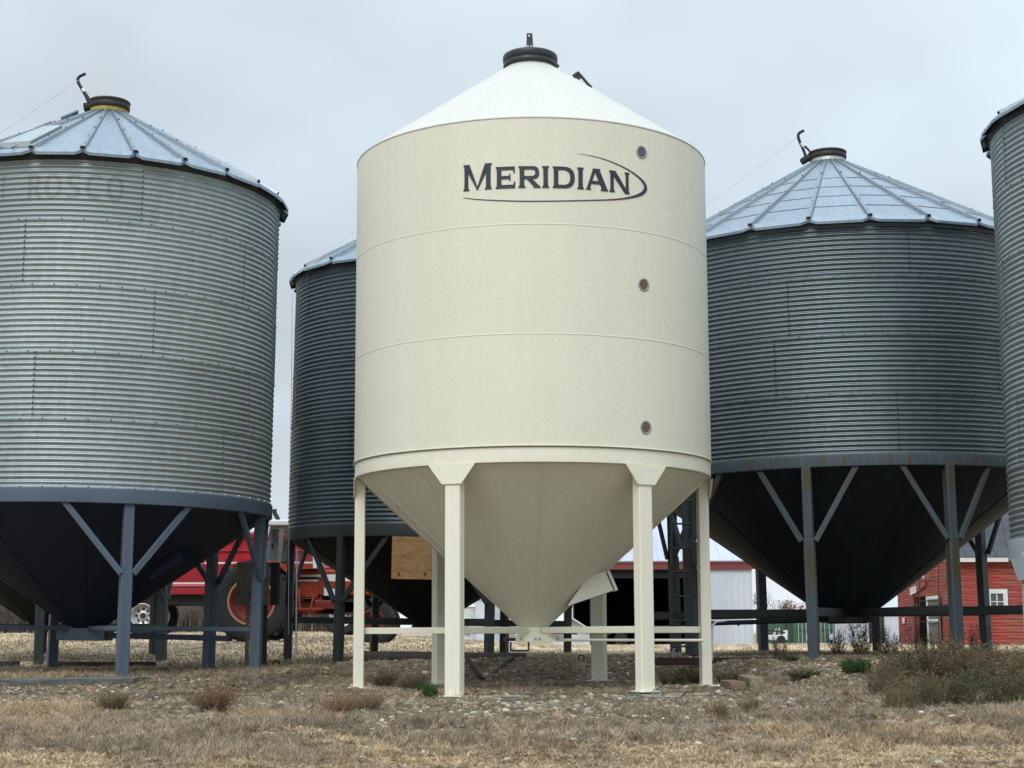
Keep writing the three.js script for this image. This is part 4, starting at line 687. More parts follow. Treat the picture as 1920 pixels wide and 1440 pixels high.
  part(g, 'seat', [box(0.45, 0.5, 0.5, X(520), cy0 + 0.28, 0, 0.06), box(0.14, 0.6, 0.5, X(512), cy0 + 0.6, 0, 0.05)], mat(lin(0.1, 0.13, 0.12)));
  part(g, 'steering_wheel', new THREE.TorusGeometry(0.2, 0.02, 8, 24).rotateX(1.2).translate(X(565), cy0 + 0.55, 0), M.black);
  part(g, 'exhaust', [tube([V3(X(517), Y(985), -0.3), V3(X(515), Y(972), -0.3), V3(X(509), Y(961), -0.3), V3(X(508), Y(953), -0.3)], 0.05), rod(V3(X(505), Y(1003), -0.3), V3(X(508), Y(980), -0.3), 0.1, 14)], M.black);
}
{
  const d = 41.2, c = P(266, 1154, d), gy = c.y - 0.5, g = thing('grain_truck', 'bright red grain truck with white pinstripes, behind the tractor', 'truck', [c.x, gy, -d]);
  const q = (px, py, dd = d) => P(px, py, dd).sub(g.position), X = px => q(px, 1130).x, Y = py => q(266, py).y, x0 = X(228), x1 = X(592), mx = (x0 + x1) / 2, W = x1 - x0;
  const gray = mat(lin(0.60, 0.60, 0.62), { roughness: 0.5 });
  part(g, 'box_side', [box(W, Y(1003) - Y(1101), 2.3, mx, (Y(1003) + Y(1101)) / 2, -1.1)], M.truckRed);
  part(g, 'side_rail', [bar(V3(mx, Y(1032), 0.045), V3(mx, Y(1035), 0.09), W, 0.04, V3(1, 0, 0)), box(W, 0.10, 0.07, mx, Y(1006), 0.065), box(W, 0.16, 0.09, mx, Y(1109), 0.06, 0.01), bar(V3(mx, Y(1096), 0.05), V3(mx, Y(1101), 0.10), W, 0.03, V3(1, 0, 0))], M.truckRed);
  part(g, 'white_stripe', [box(W, 0.045, 0.02, mx, Y(1056.5), 0.055), box(W, 0.04, 0.02, mx, Y(1094), 0.055)], M.white);
  for (let px = 240; px < 590; px += 70) part(g, 'side_post', box(0.05, Y(1008) - Y(1092), 0.03, X(px), (Y(1008) + Y(1092)) / 2, 0.055), M.truckRed);
  part(g, 'rolled_tarp', [rod(V3(x0, Y(996), -0.4), V3(x1 - 0.2, Y(995), -0.4), 0.09, 14), ...[0, 1, 2, 3, 4].map(k => tube([V3(x0 + 0.4 + k * W / 5, Y(1003), 0), V3(x0 + 0.4 + k * W / 5, Y(990), -0.6), V3(x0 + 0.4 + k * W / 5, Y(1003), -2.2)], 0.025, 10, 6))], gray);
  part(g, 'chassis', [box(W + 2.0, 0.28, 0.9, mx + 0.8, Y(1124), -1.1), box(W - 0.6, 0.34, 1.9, mx, Y(1120), -1.1)], M.black);
  part(g, 'mud_flap', [box(0.04, 0.6, 0.6, X(300), 0.5, -0.4)], M.black);
  const alum = mat(lin(0.60, 0.60, 0.60), { roughness: 0.35, metalness: 0.6 });
  for (const z of [-0.15, -2.05]) { wheel(g, 0, 0.5, z, 0.5, 0.29, 0.28, alum, 0, alum, 8); wheel(g, X(640), 0.5, z, 0.5, 0.29, 0.28, alum, 0, alum, 8); }
  part(g, 'cab', [box(1.1, 1.0, 1.9, X(625), Y(1098), -1.1, 0.08), box(1.0, 0.75, 1.75, X(622), Y(1050), -1.1, 0.10)], M.truckRed);
  part(g, 'cab_window', [box(0.7, 0.5, 1.78, X(622), Y(1050), -1.1, 0.03)], M.porthole);
  part(g, 'hood', [box(1.2, 0.62, 1.5, X(700), Y(1112), -1.1, 0.10)], M.truckRed);
  part(g, 'front_bumper', box(0.14, 0.24, 2.0, X(752), Y(1140), -1.1, 0.03), alum);
}
// ---------------------------------------------------------------- smaller things about the bins
{
  // grey board on two posts, before the tractor
  const d = 24.6, c = P(492, 1240, d), gy = groundY(c.x, -d), g = thing('board_panel', 'weathered grey board box on a wooden post, behind the right leg of the left bin', 'panel', [c.x, gy, -d]);
  const q = (px, py, dd = d) => P(px, py, dd).sub(g.position), a = q(446, 1135), b = q(508, 1055);
  for (let k = 0; k < 3; k++) part(g, 'board', box((b.x - a.x) / 3 - 0.006, b.y - a.y, 0.03, lerp(a.x, b.x, (k + 0.5) / 3), (a.y + b.y) / 2, 0.15 - k * 0.002), M.greyBoard);
  const e = q(516, 1095); part(g, 'box_side', box(0.10, b.y - a.y, 0.26, e.x + 0.0, (a.y + b.y) / 2, 0.0), M.darkIn);
  const p = q(494, 1230); part(g, 'post', box(0.10, b.y + 0.1, 0.09, p.x, b.y / 2 - 0.1, 0.04), M.timber);
  const p2 = q(463.5, 1230); part(g, 'light_post', box(0.055, a.y + 0.2, 0.05, p2.x, a.y / 2, 0.03), M.timberGrey);
}
{
  const d = 24.6, m = shade(new THREE.Mesh(tube([P(555, 1236, d), P(555.5, 1160, d), P(556, 1090, d), P(557, 1030, d)], 0.012, 20, 8), M.whiteSheet)); m.name = 'conduit'; scene.add(tag(m, 'thin pale conduit standing beside the left leg of the bin behind', 'pipe'));
  const m2 = shade(new THREE.Mesh(tube([P(1335, 1238, 20.6), P(1335, 1190, 20.6), P(1337, 1172, 20.6), P(1345, 1165.5, 20.6), P(1362, 1163.5, 20.6)], 0.014, 30, 8), M.whiteSheet)); m2.name = 'bent_tube'; scene.add(tag(m2, 'pale bent tube rising beside the right leg of the cream bin', 'pipe'));
  const m3 = shade(new THREE.Mesh(tube([P(1262, 1240, 22.6), P(1262, 1226, 22.6), P(1263, 1219, 22.6), P(1266, 1216, 22.6)], 0.018, 12, 8), M.ringGrey)); m3.name = 'stub_pipe'; scene.add(tag(m3, 'short grey stub pipe at the foot of the ladder', 'pipe'));
}
function beam(name, label, cat, a, b, w, t, m, side = V3(0, 0, 1)) {
  const g = thing(name, label, cat, a.toArray()); const o = b.clone().sub(a); part(g, 'timber', bar(V3(0, 0, 0), o, w, t, side), m); return g;
}
const onG = (px, py, d, up = 0) => { const p = P(px, py, d); p.y = groundY(p.x, p.z) + up; return p; };
{
  const a = P(672, 1234, 23.6), b = P(985, 1237, 23.3), g = thing('log_beam', 'long dark round timber lying behind the legs of the cream bin', 'timber', a.toArray());
  const o = b.clone().sub(a), L = o.length(), lg = new THREE.CylinderGeometry(0.095, 0.10, L, 20, 12); lg.applyQuaternion(new THREE.Quaternion().setFromUnitVectors(UP, o.clone().normalize())); lg.translate(o.x / 2, o.y / 2, o.z / 2); part(g, 'log', lg, M.timber);
}
beam('timber_block', 'short thick grey timber, the larger of two beside the right leg', 'timber', onG(1397, 1277, 19.6, 0.085), onG(1420, 1300, 18.5, 0.085), 0.16, 0.15, M.timberGrey, V3(1, 0, 0));
beam('plank', 'short brown plank, the thinner of two beside the right leg', 'timber', onG(1364, 1284, 19.3, 0.075), onG(1384, 1300, 18.4, 0.06), 0.17, 0.08, M.timberBrown, V3(1, 0, 0));
beam('skid_beam', 'rusty brown skid beam along the ground right of the cream bin', 'beam', P(1225, 1240, 22.3), P(1500, 1239, 22.9), 0.10, 0.08, M.rust, UP);
beam('skid_beam', 'dark skid beam slanting back beneath the wide bin', 'beam', P(1300, 1231, 23.0), P(1418, 1238, 26.5), 0.08, 0.08, M.timber, UP);
beam('skid_beam', 'dark red skid beam behind the legs of the left bin', 'beam', P(110, 1245, 24.8), P(292, 1245, 24.6), 0.07, 0.08, M.rust, UP);
beam('skid_beam', 'dark skid beam at the left edge behind the bin legs', 'beam', P(-60, 1246, 25), P(36, 1245, 25), 0.09, 0.1, M.timber, UP);
beam('broken_board', 'dark broken board leaning on the gravel bank, left of the outlet', 'timber', onG(872, 1247, 22.9, 0.08), onG(905, 1262, 22.0, 0.03), 0.05, 0.025, M.timber, V3(1, 0, 0));
beam('broken_board', 'dark slanted board on the gravel bank under the outlet', 'timber', onG(962, 1245, 23, 0.03), onG(925, 1256, 22.4, 0.0), 0.05, 0.025, M.timber, V3(1, 0, 0));
beam('stake', 'thin upright stake in the gravel bank under the outlet', 'stake', onG(938, 1272, 21.9, -0.05), P(932, 1226, 21.9), 0.022, 0.02, M.timberGrey);
beam('foundation_slab', 'grey concrete slab edge along the front of the left bin', 'slab', onG(-80, 1266, 18.9, -0.02), onG(262, 1270, 18.8, 0.0), 0.10, 0.5, M.concrete.clone(), UP).children[0].material.color.setRGB(0.22, 0.235, 0.25);
for (const [px, py, d, lab, r] of [[1232, 1305, 17.8, 'steel ring anchor at the foot of the right front leg', 0.045], [828, 1304, 17.6, 'small ring anchor at the foot of the left front leg', 0.028], [1090, 1231, 23, 'rusty ring standing on the gravel crest behind', 0.04], [518, 1238, 24, 'rusty ring lying on the gravel behind the left bin', 0.05]]) {
  const p = onG(px, py, d, r * 0.9), m = shade(new THREE.Mesh(new THREE.TorusGeometry(r, r * 0.22, 10, 28).rotateY(0.4), d < 20 ? M.ringGrey : M.rust)); m.name = numbered('ring_anchor'); m.position.copy(p); scene.add(tag(m, lab, 'ring anchor'));
}
{ // broken pale concrete pieces in front of the cream bin
  const lab = ['longest pale flat concrete piece lying before the outlet', 'small pale concrete piece at the left end of the long one', 'pale flat slab under the right front leg', 'pale broken slab piece right of the right front leg', 'small pale concrete chip left of the right front leg', 'chunky white stone in the gravel in front of the outlet'];
  [[945, 1310, 17.6, 0.55, 0.05, 0.12], [876, 1308, 17.6, 0.16, 0.06, 0.1], [1215, 1313, 17.5, 0.30, 0.05, 0.2], [1262, 1312, 17.6, 0.22, 0.045, 0.1], [1190, 1320, 17.3, 0.10, 0.04, 0.08], [1038, 1346, 16.3, 0.11, 0.07, 0.09]].forEach(([px, py, d, w, h, dp], i) => {
    const p = onG(px, py, d, h * 0.35), g = new THREE.IcosahedronGeometry(0.5, 2), a = g.attributes.position; for (let k = 0; k < a.count; k++) { const v = V3(a.getX(k), a.getY(k), a.getZ(k)); for (const ax of ['x', 'y', 'z']) v[ax] = Math.max(-0.34, Math.min(0.34, v[ax])); v.multiplyScalar(1.35 + (fbm(v.x * 3 + i * 9 + 30, v.y * 3 + v.z * 4 + 30, 3) - 0.5) * 0.7); a.setXYZ(k, v.x * w, v.y * h, v.z * dp); }
    g.computeVertexNormals(); const m = shade(new THREE.Mesh(g, M.concrete)); m.name = numbered('concrete_piece'); m.position.copy(p); m.rotation.y = i; if (!i) m.rotation.y = 0.04; scene.add(tag(m, lab[i], 'concrete piece'));
  });
}

// ---------------------------------------------------------------- gravel, grass and weeds
function stoneGeo(seed, det = 1) { const g = new THREE.IcosahedronGeometry(1, det), a = g.attributes.position; for (let k = 0; k < a.count; k++) { const v = V3(a.getX(k), a.getY(k), a.getZ(k)), f = 0.75 + 0.5 * fbm(v.x * 1.7 + seed * 7 + 20, v.y * 1.7 + v.z * 2.1 + 20, 3, 1 << 20, seed); a.setXYZ(k, v.x * f, v.y * f * 0.7, v.z * f); } g.computeVertexNormals(); return g; }
const mats4 = new THREE.Matrix4(), qq = new THREE.Quaternion(), ee = new THREE.Euler();
function scatter(name, label, geo, material, list) { // list of [x, y, z, sx, sy, sz, rx, ry, rz, r, g, b]
  const m = new THREE.InstancedMesh(geo, material, list.length), c = new THREE.Color();
  list.forEach((l, i) => { ee.set(l[6], l[7], l[8]); mats4.compose(V3(l[0], l[1], l[2]), qq.setFromEuler(ee), V3(l[3], l[4], l[5])); m.setMatrixAt(i, mats4); m.setColorAt(i, c.setRGB(l[9], l[10], l[11])); });
  m.name = name; shade(m); scene.add(tag(m, label, null, null, 'stuff')); return m;
}
{
  rnd = mulberry(501); const A = [], B = [];
  for (let i = 0; i < 260000 && A.length + B.length < 52000; i++) {
    const d = 14 + rnd() * 12, x = (rnd() * 2 - 1) * d * 0.40, c = cover(x, d), p = c.gravel * (d > 19 && x > -2.8 ? 0.95 : 0.6) + 0.03;
    if (rnd() > p) continue;
    const big = Math.pow(rnd(), 6), s = 0.0055 + big * 0.028 + (d > 19.5 ? 0.003 : 0), k = rnd(), l = 0.13 + k * k * 0.22 + (k > 0.965 ? 0.22 : 0), w = rnd();
    (rnd() < 0.5 ? A : B).push([x, groundY(x, -d) + s * 0.1, -d, s * (0.8 + rnd() * 0.8), s * (0.6 + rnd() * 0.5), s * (0.8 + rnd() * 0.6), rnd() * 0.9 - 0.45, rnd() * 6.3, rnd() * 0.9 - 0.45, l * (1.16 + 0.06 * w), l * 0.96, l * (0.74 - 0.10 * w)]);
  }
  for (let i = 0; i < 9500; i++) { // scattered pale pebbles in the grass
    const d = 11.2 + Math.pow(rnd(), 0.7) * 7.4, x = (rnd() * 2 - 1) * d * 0.40, c = cover(x, d); if (rnd() > 0.24 + (x < -1.8 && d > 16 && d < 18.4 ? 0.5 : 0) + c.gravel * 0.5 + c.lawn * 0.12 + (x > 1.5 && d < 14.5 ? 0.2 : 0)) continue; const s = 0.0035 + Math.pow(rnd(), 9) * 0.024, l = 0.26 + rnd() * 0.34; A.push([x, groundY(x, -d) + s * 0.3, -d, s * 1.3, s, s, 0, rnd() * 6.3, 0, l, l * 0.94, l * 0.80]);
  }
  for (let i = 0; i < 620; i++) { const d = 15.2 + rnd() * 2.8, x = -1.5 + rnd() * 3.8 + (d - 17) * 0.2; if (rnd() > 0.25 + cover(x, d).gravel) continue; const s = 0.005 + Math.pow(rnd(), 6) * 0.032, l = 0.24 + Math.pow(rnd(), 1.6) * 0.40; B.push([x, groundY(x, -d) + s * 0.2, -d, s * (0.9 + rnd() * 0.9), s * 0.75, s, rnd() * 0.6, rnd() * 6.3, 0, l * 1.05, l * 0.96, l * 0.78]); }
  const sm1 = mat(lin(1, 1, 1), { roughness: 0.9 });
  scatter('gravel', 'grey and tan gravel on the bank and pad under the bins', stoneGeo(1), sm1, A);
  scatter('gravel_stones', 'pale stones lying loose in front of the cream bin', stoneGeo(4), sm1, B);
}
// a tuft: tapered bent blades
function tuftGeo(seed, n, h, spread, width, segs = 2) {
  const r = mulberry(seed), pos = [], idx = [];
  for (let i = 0; i < n; i++) {
    const a = r() * 6.283, lean = spread * (0.3 + r()), hh = h * (0.45 + 0.75 * r()), bx = (r() - 0.5) * spread * 0.8, bz = (r() - 0.5) * spread * 0.8, w = width * (0.7 + 0.6 * r()), t = V3(Math.cos(a), 0, Math.sin(a)), s = V3(-t.z, 0, t.x), curl = 0.5 + r();
    const b0 = pos.length / 3;
    for (let k = 0; k <= segs; k++) { const f = k / segs, y = hh * (f - 0.25 * curl * f * f), o = lean * f * f * curl * 1.1 + lean * 0.2 * f, ww = w * (1 - f * 0.85); for (const q of [-1, 1]) pos.push(bx + t.x * o + s.x * ww * q, y, bz + t.z * o + s.z * ww * q); }
    for (let k = 0; k < segs; k++) { const o = b0 + k * 2; idx.push(o, o + 1, o + 2, o + 1, o + 3, o + 2); }
  }
  const g = new THREE.BufferGeometry(); g.setAttribute('position', new THREE.Float32BufferAttribute(pos, 3)); g.setIndex(idx); g.computeVertexNormals(); return g;
}
const grassMat = mat(lin(1, 1, 1), { roughness: 0.9 });
{
  rnd = mulberry(901); const lawn = [], dry = [], mat_ = [], tall = [], back = [];
  for (let i = 0; i < 330000; i++) {
    const d = 9.5 + Math.pow(rnd(), 0.85) * 16.5, x = (rnd() * 2 - 1) * (d * 0.34 + 0.8), c = cover(x, d), y = groundY(x, -d) - 0.004, s = 0.55 + rnd() * 0.8, v = 0.45 + rnd() * 1.1, ry = rnd() * 6.3, t1 = (rnd() - 0.5) * 0.7, t2 = (rnd() - 0.5) * 0.7;
    if (rnd() < c.lawn) { if (lawn.length < 80000) { const m = smooth(0.35, 0.65, c.n2 + (rnd() - 0.5) * 0.5); lawn.push([x, y, -d, s, s * (0.6 + 0.5 * rnd()), s, t1, ry, t2, lerp(0.50, 0.33, m) * v, lerp(0.385, 0.255, m) * v, lerp(0.235, 0.162, m) * v]); } continue; }
    if (rnd() < c.gravel * (d > 19 ? 0.93 : 0.80) || rnd() < 0.75 * smooth(0.44, 0.36, c.n2)) continue;
    const m = smooth(0.36, 0.62, c.n + (rnd() - 0.5) * 0.4), red = rnd() < 0.12 ? 1.2 : 1, straw = 0.75 * smooth(0.56, 0.72, c.n3 + (rnd() - 0.5) * 0.24);
    const col = [lerp(lerp(0.33, 0.225, m), 0.44, straw) * v * red, lerp(lerp(0.265, 0.178, m), 0.335, straw) * v, lerp(lerp(0.182, 0.122, m), 0.20, straw) * v];
    if (d > 22.6) { if (rnd() < 0.4) mat_.push([x, y, -d, s, s, s, t1, ry, t2, ...col]); continue; }
    if (rnd() < 0.62) { if (mat_.length < 110000) mat_.push([x, y, -d, s, s * (0.6 + c.n2), s, t1, ry, t2, ...col]); }
    else if (dry.length < 40000 && rnd() < 0.10 + 1.2 * smooth(0.44, 0.64, c.n2)) dry.push([x, y, -d, s, s * (0.25 + 1.2 * smooth(0.40, 0.68, c.n2)), s, t1 * 0.8, ry, t2 * 0.8, ...col]);
    if (rnd() < 0.014 + 0.05 * straw) tall.push([x, y, -d, s, s * (0.6 + 0.6 * c.n), s, t1 * 0.5, ry, t2 * 0.5, col[0] * 1.25, col[1] * 1.2, col[2] * 1.1]);
  }
  for (let i = 0; i < 30000; i++) { // the straw field behind
    const d = 26 + Math.pow(rnd(), 1.6) * 60, x = (rnd() * 2 - 1) * d * 0.36, y = groundY(x, -d) - 0.01, n = fbm(x * 0.3 + 7, d * 0.12, 3, 1 << 20, 401), v = 0.85 + rnd() * 0.3, m = smooth(0.45, 0.65, n) * (x < -1 ? 0.9 : 0.35), s = 0.8 + rnd() * 0.9; back.push([x, y, -d, s * 1.6, s * lerp(0.8, 1.7, m), s * 1.6, 0, rnd() * 6.3, 0, lerp(0.70, 0.42, m) * v, lerp(0.57, 0.335, m) * v, lerp(0.395, 0.23, m) * v]);
  }
  scatter('lawn_grass', 'short straw coloured mown grass in the foreground', tuftGeo(11, 10, 0.026, 0.045, 0.0021), grassMat, lawn);
  scatter('matted_grass', 'matted grey brown dead grass between the weeds', tuftGeo(14, 11, 0.022, 0.085, 0.0022, 3), grassMat, mat_);
  scatter('dry_grass', 'grey brown dry grass and weeds before the bins', tuftGeo(12, 10, 0.062, 0.055, 0.0018, 3), grassMat, dry);
  scatter('tall_stems', 'single taller tan stems standing above the dry grass', tuftGeo(15, 5, 0.13, 0.05, 0.0016, 3), grassMat, tall);
  scatter('field_grass', 'pale straw grass of the field behind the bins', tuftGeo(13, 8, 0.05, 0.05, 0.007), grassMat, back);
}
// weed plants: branching stems with small leaves or seed heads
function weedGeo(seed, o) {
  const r = mulberry(seed), stems = [], leaves = [];
  const leaf = (p, dir, L, w) => { const s = new THREE.Vector3().crossVectors(dir, V3(r() - 0.5, r() - 0.5, r() - 0.5)).normalize().multiplyScalar(w), a = p.clone(), b = p.clone().addScaledVector(dir, L * 0.5), e = p.clone().addScaledVector(dir, L); for (const v of [a, b.clone().add(s), e, a, e, b.clone().sub(s)]) leaves.push(v.x, v.y, v.z); };
  const seg = (a, b, ra, rb) => { const d = b.clone().sub(a).normalize(), s = new THREE.Vector3().crossVectors(d, V3(0.3, 0.2, 1)).normalize(), t = new THREE.Vector3().crossVectors(d, s), ring = (p, rr) => [0, 1, 2].map(k => p.clone().addScaledVector(s, Math.cos(k * 2.094) * rr).addScaledVector(t, Math.sin(k * 2.094) * rr)); const A = ring(a, ra), B = ring(b, rb); for (let k = 0; k < 3; k++) { const k2 = (k + 1) % 3; for (const v of [A[k], A[k2], B[k2], A[k], B[k2], B[k]]) stems.push(v.x, v.y, v.z); } };
  for (let i = 0; i < o.stems; i++) {
    const az = r() * 6.283, tilt = o.spread * (0.15 + r()), H = o.h * (0.55 + 0.5 * r()), base = V3((r() - 0.5) * o.w, 0, (r() - 0.5) * o.w), dir = V3(Math.cos(az) * tilt, 1, Math.sin(az) * tilt).normalize(); let p = base.clone(); const K = 4;
    for (let k = 0; k < K; k++) {
      const q = p.clone().addScaledVector(dir, H / K); dir.add(V3((r() - 0.5) * 0.3, (o.droop || 0) * -0.25 + 0.05, (r() - 0.5) * 0.3)).normalize(); seg(p, q, o.r * (1 - k / K * 0.7), o.r * (1 - (k + 1) / K * 0.7));
      for (let j = 0; j < o.twigs; j++) { const f = r(), a2 = r() * 6.283, st = p.clone().lerp(q, f), d2 = V3(Math.cos(a2), 0.5 + r() * 0.9, Math.sin(a2)).normalize(), L = o.twig * (1.1 - k / K * 0.5) * (0.5 + r()), en = st.clone().addScaledVector(d2, L); seg(st, en, o.r * 0.45, o.r * 0.2); for (let l = 0; l < o.leaves; l++) leaf(st.clone().lerp(en, r()), V3(r() - 0.5, r() * 0.9 - 0.1, r() - 0.5).normalize(), o.leaf * (0.6 + r() * 0.8), o.leaf * o.lw); }
      p = q;
    }
  }
  const mk = a => { const g = new THREE.BufferGeometry(); g.setAttribute('position', new THREE.Float32BufferAttribute(a, 3)); g.computeVertexNormals(); return g; };
  return { stem: mk(stems), leaf: leaves.length ? mk(leaves) : null };
}
const WM = { brown: mat(lin(0.125, 0.092, 0.058), { roughness: 0.95 }), brownLeaf: mat(lin(0.165, 0.12, 0.074), { roughness: 0.95 }), rustLeaf: mat(lin(0.25, 0.135, 0.075), { roughness: 0.95 }), tan: mat(lin(0.30, 0.225, 0.14), { roughness: 0.95 }), olive: mat(lin(0.10, 0.088, 0.045), { roughness: 0.9 }), green: mat(lin(0.028, 0.075, 0.016), { roughness: 0.85 }), dull: mat(lin(0.088, 0.086, 0.042), { roughness: 0.9 }) };
const W = {
  bush: [1, 2, 3].map(s => weedGeo(s, { stems: 40, spread: 0.46, h: 0.36, w: 0.40, r: 0.0026, twigs: 4, twig: 0.085, leaves: 5, leaf: 0.028, lw: 0.13 })),
  tall: [4, 5].map(s => weedGeo(s, { stems: 20, spread: 0.5, h: 0.6, w: 0.22, r: 0.004, twigs: 5, twig: 0.10, leaves: 4, leaf: 0.024, lw: 0.2 })),
  leafy: [6, 7].map(s => weedGeo(s, { stems: 40, spread: 0.9, h: 0.2, w: 0.26, r: 0.0022, twigs: 4, twig: 0.06, leaves: 4, leaf: 0.075, lw: 0.07, droop: 0.3 })),
  ball: [8].map(s => weedGeo(s, { stems: 60, spread: 1.5, h: 0.26, w: 0.16, r: 0.0022, twigs: 5, twig: 0.09, leaves: 3, leaf: 0.016, lw: 0.2 })),
};
function weed(kind, i, px, py, d, s, sm_, lm, label, sy = 1) {
  const p = onG(px, py, d, -0.02), g = thing('weed', label, 'weed', p.toArray()), w = W[kind][i % W[kind].length];
  part(g, 'stems', w.stem, sm_); if (w.leaf) part(g, 'leaves', w.leaf, lm); g.scale.set(s, s * sy, s); g.rotation.y = i * 1.7; return g;
}
weed('ball', 0, 400, 1309, 16.2, 1.1, WM.brown, WM.rustLeaf, 'round rust brown tumbleweed in the grass, before the left bin');
weed('ball', 0, 640, 1318, 15.9, 0.9, WM.tan, WM.rustLeaf, 'reddish tan weed before the leftmost leg of the cream bin');
weed('ball', 0, 690, 1316, 16.2, 0.8, WM.tan, WM.brownLeaf, 'tan weed just right of the leftmost leg of the cream bin');
weed('ball', 0, 212, 1300, 16.4, 0.8, WM.brown, WM.brownLeaf, 'low brown weed in the grass, before the front leg of the left bin');
weed('leafy', 0, 806, 1304, 17.9, 0.42, WM.green, WM.green, 'bright green weed left of the left front leg of the cream bin', 1.7);
weed('leafy', 1, 793, 1290, 18.8, 0.34, WM.green, WM.green, 'small thin green weed behind the brighter one', 1.8);
weed('leafy', 0, 1607, 1282, 19.6, 0.9, WM.green, WM.green, 'bright green clump on the gravel bank, right side', 0.85);
weed('leafy', 1, 1508, 1278, 20, 0.85, WM.dull, WM.dull, 'low dull green clump on the gravel bank, left of the bright one', 0.55);
weed('leafy', 0, 1478, 1246, 21.9, 0.7, WM.dull, WM.dull, 'small dull green clump at the foot of a wide bin leg', 0.6);
weed('leafy', 1, 1372, 1268, 20.4, 0.8, WM.dull, WM.olive, 'dull green clump behind the two timbers');
weed('leafy', 0, 1290, 1272, 20.5, 0.9, WM.brown, WM.olive, 'olive brown clump between the right legs of the cream bin');
weed('leafy', 1, 1262, 1275, 20.2, 0.7, WM.brown, WM.dull, 'dull clump right of the right front leg');
weed('ball', 0, 720, 1262, 20.6, 0.9, WM.brown, WM.brownLeaf, 'brown weed on the bank between the left legs of the cream bin');
weed('ball', 0, 770, 1278, 19.8, 0.8, WM.brown, WM.brownLeaf, 'dusty brown weed on the bank near the rear left leg');
weed('ball', 0, 931, 1428, 12.4, 0.28, WM.brown, WM.brown, 'small dark dead clump in the lawn at the bottom middle', 0.5);
weed('bush', 1, 1410, 1360, 15.8, 0.5, WM.brown, WM.brownLeaf, 'thin brown weed on bare ground below the two timbers');
weed('bush', 2, 1345, 1370, 15.4, 0.42, WM.brown, WM.brownLeaf, 'low brown weed below the rightmost leg of the cream bin');
// tall dry stalks round the far legs of the wide bin
[['dry stalks left of the far leg of the wide bin', 1572, 25.5, 0.75], ['dry stalks hiding the far leg of the wide bin', 1622, 25.2, 1.15], ['dry stalks right of the far leg of the wide bin', 1668, 25.4, 0.85], ['dry stalks before the barn doorway', 1722, 25.6, 0.8], ['thin stalks at the foot of the front right leg of the wide bin', 1776, 22.0, 0.75], ['thin stalks at the foot of the rear right leg of the wide bin', 1836, 25.8, 0.8], ['thin olive stalks left of the wide bin front leg', 1462, 22.3, 0.6]].forEach(([l, px, d, s], i) => weed('tall', i, px, 1236, d, s, WM.brown, i % 3 ? WM.brownLeaf : WM.olive, l));
// the thicket of weeds on the right bank
rnd = mulberry(61);
[['brown bush at the left edge of the thicket on the right bank', 1662, 1312, 18.5, 0.8, 0], ['olive bush second from the left in the thicket', 1692, 1292, 19.4, 1.0, 1], ['brown bush low in the thicket, below the olive one', 1712, 1330, 17.8, 0.95, 0], ['green bush at the foot of the thicket', 1735, 1352, 17.2, 0.75, 2], ['olive bush in the middle of the thicket', 1745, 1286, 19.6, 1.1, 1], ['tall brown bush before the wide bin front leg', 1785, 1290, 19.4, 1.2, 0], ['brown bush low in the middle of the thicket', 1772, 1335, 17.6, 0.9, 0], ['dark green bush low at the right of the thicket', 1812, 1345, 17.4, 0.85, 2], ['brown bush right of the wide bin front leg', 1832, 1290, 19.2, 1.15, 0], ['olive bush at the right of the thicket', 1862, 1318, 18.4, 1.0, 1], ['tall brown bush near the right edge', 1888, 1286, 19.0, 1.2, 0], ['dark bush at the lower right edge of the thicket', 1902, 1340, 17.4, 0.95, 2], ['brown bush cut by the right edge', 1930, 1310, 18, 1.2, 0], ['brown bush high in the thicket under the barn window', 1850, 1262, 20.4, 0.95, 0], ['sparse brown weed below the thicket', 1690, 1362, 16.6, 0.6, 0]].forEach(([l, px, py, d, s, k], i) => weed('bush', i, px, py + 14, d - 0.4, s * 1.12, k === 2 ? WM.dull : WM.brown, [WM.brownLeaf, WM.olive, WM.dull][k], l, 0.8 + 0.25 * hash(i, 8)));
// dead branches at the right edge
{
  const g = thing('dead_branches', 'bare dead branches lying at the right edge before the barn', 'branches', P(1895, 1232, 21).toArray()), q = (px, py, d = 21) => P(px, py, d).sub(g.position);
  part(g, 'branch', [tube([q(1868, 1227), q(1890, 1231), q(1925, 1236), q(1970, 1238)], 0.02, 16, 6), tube([q(1872, 1231), q(1900, 1238), q(1950, 1241)], 0.014, 16, 6)], M.bark);
  part(g, 'twig', [tube([q(1900, 1262, 19), q(1908, 1250, 19), q(1912, 1238, 19), q(1925, 1228, 19)], 0.008, 12, 5), tube([q(1912, 1240, 19), q(1905, 1228, 19)], 0.006, 8, 5)], M.bark);
}
// brush thicket far left, trees far right
function branchTree(seed, h, levels, r0, up = 0.55, spread = 0.75) {
  const r = mulberry(seed), geos = [], tips = [];
  (function grow(p, dir, L, rad, lv) { const q = p.clone().addScaledVector(dir, L); geos.push(rod(p, q, rad, lv > 2 ? 3 : 5, rad * 0.68)); if (lv >= levels) { tips.push(q); return; } const n = lv < 1 ? 3 : 2 + (r() < 0.55 ? 1 : 0); for (let i = 0; i < n; i++) { const a = r() * 6.283, s = spread * (0.5 + r() * 0.7), d = dir.clone().add(V3(Math.cos(a) * s, up * 0.4, Math.sin(a) * s)).normalize(); grow(p.clone().lerp(q, 0.6 + 0.4 * r()), d, L * (0.66 + r() * 0.2), rad * 0.62, lv + 1); } })(V3(0, -0.1, 0), V3((r() - 0.5) * 0.1, 1, (r() - 0.5) * 0.1).normalize(), h * 0.28, r0, 0);
  return { geo: mergeGeometries(geos.map(g => g.toNonIndexed())), tips };
}
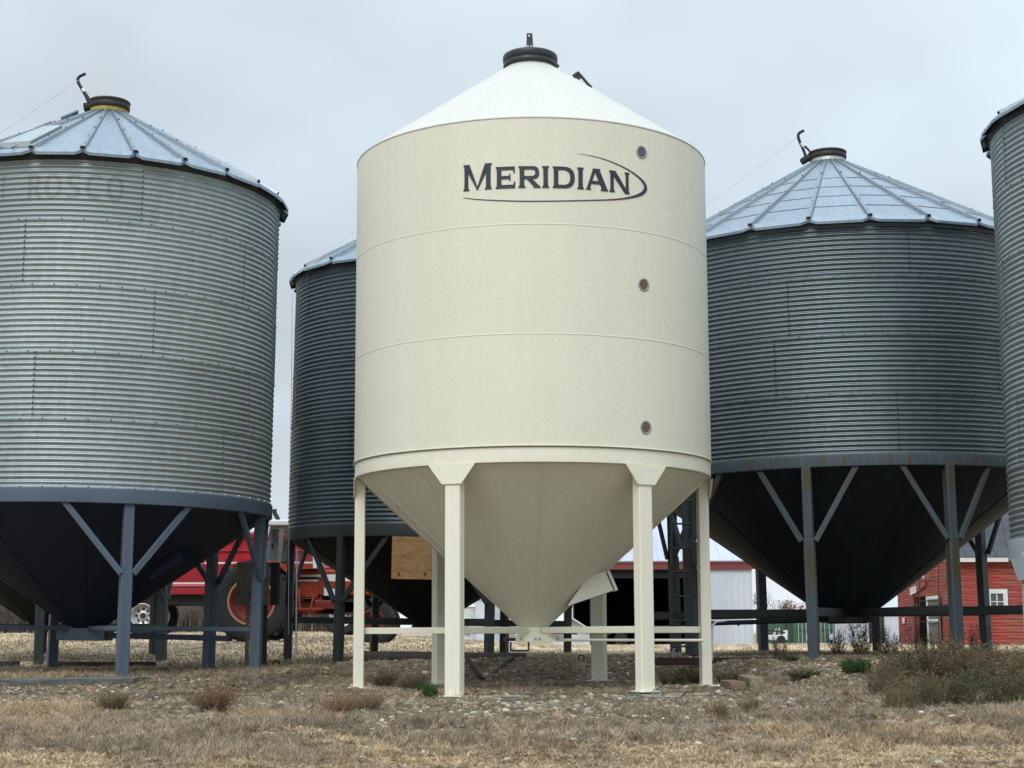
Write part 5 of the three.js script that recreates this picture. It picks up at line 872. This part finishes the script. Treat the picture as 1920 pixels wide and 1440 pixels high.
function farTree(px, d, topPy, seed, label, leafMat) {
  const c = P(px, 1210, d), gy = groundY(c.x, -d), h = P(px, topPy, d).y - gy, g = thing('tree', label, 'tree', [c.x, gy, -d]), t = branchTree(seed, h * 1.12, 5, h * 0.016);
  part(g, 'trunk', t.geo, M.bark);
  if (leafMat) { const r = mulberry(seed + 5), pos = []; for (const p of t.tips) for (let k = 0; k < 5; k++) { const o = V3((r() - 0.5), (r() - 0.5), (r() - 0.5)).multiplyScalar(0.5).add(p), s = 0.10; for (let j = 0; j < 3; j++) pos.push(o.x + (r() - 0.5) * s * 2, o.y + (r() - 0.5) * s * 2, o.z + (r() - 0.5) * s * 2); } const q = new THREE.BufferGeometry(); q.setAttribute('position', new THREE.Float32BufferAttribute(pos, 3)); q.computeVertexNormals(); part(g, 'crown', q, leafMat); }
}
const redLeaf = mat(lin(0.16, 0.055, 0.035), { roughness: 0.9 });
farTree(1432, 165, 1088, 21, 'tall bare tree behind the green containers', null);
farTree(1455, 168, 1104, 22, 'bare tree in the middle of the row behind the containers', null);
farTree(1480, 170, 1112, 23, 'tree with red brown leaves behind the green containers', redLeaf);
farTree(1502, 172, 1117, 24, 'red leaved tree partly behind a bin leg', redLeaf);
farTree(1600, 176, 1142, 25, 'low bare tree behind the cone of the wide bin', null);
farTree(884, 150, 1122, 26, 'bare tree between the far white bins', null);
{
  rnd = mulberry(41); const list = [];
  for (let i = 0; i < 5200; i++) { const d = 88 + rnd() * 14, px = -120 + rnd() * 840, x = P(px, 1180, d).x, s = 0.5 + rnd() * 0.7, v = 0.6 + rnd() * 0.6; list.push([x, groundY(x, -d) - 0.1, -d, s * 1.1, s, s * 1.1, (rnd() - 0.5) * 0.2, rnd() * 6.3, (rnd() - 0.5) * 0.2, 0.15 * v, 0.125 * v, 0.10 * v]); }
  const t = branchTree(31, 2.6, 3, 0.03, 0.8, 0.5);
  scatter('brush_thicket', 'grey brown leafless brush along the far left edge of the field', t.geo, grassMat, list);
}
scene.environmentIntensity = 1;
renderer.render(scene, camera);
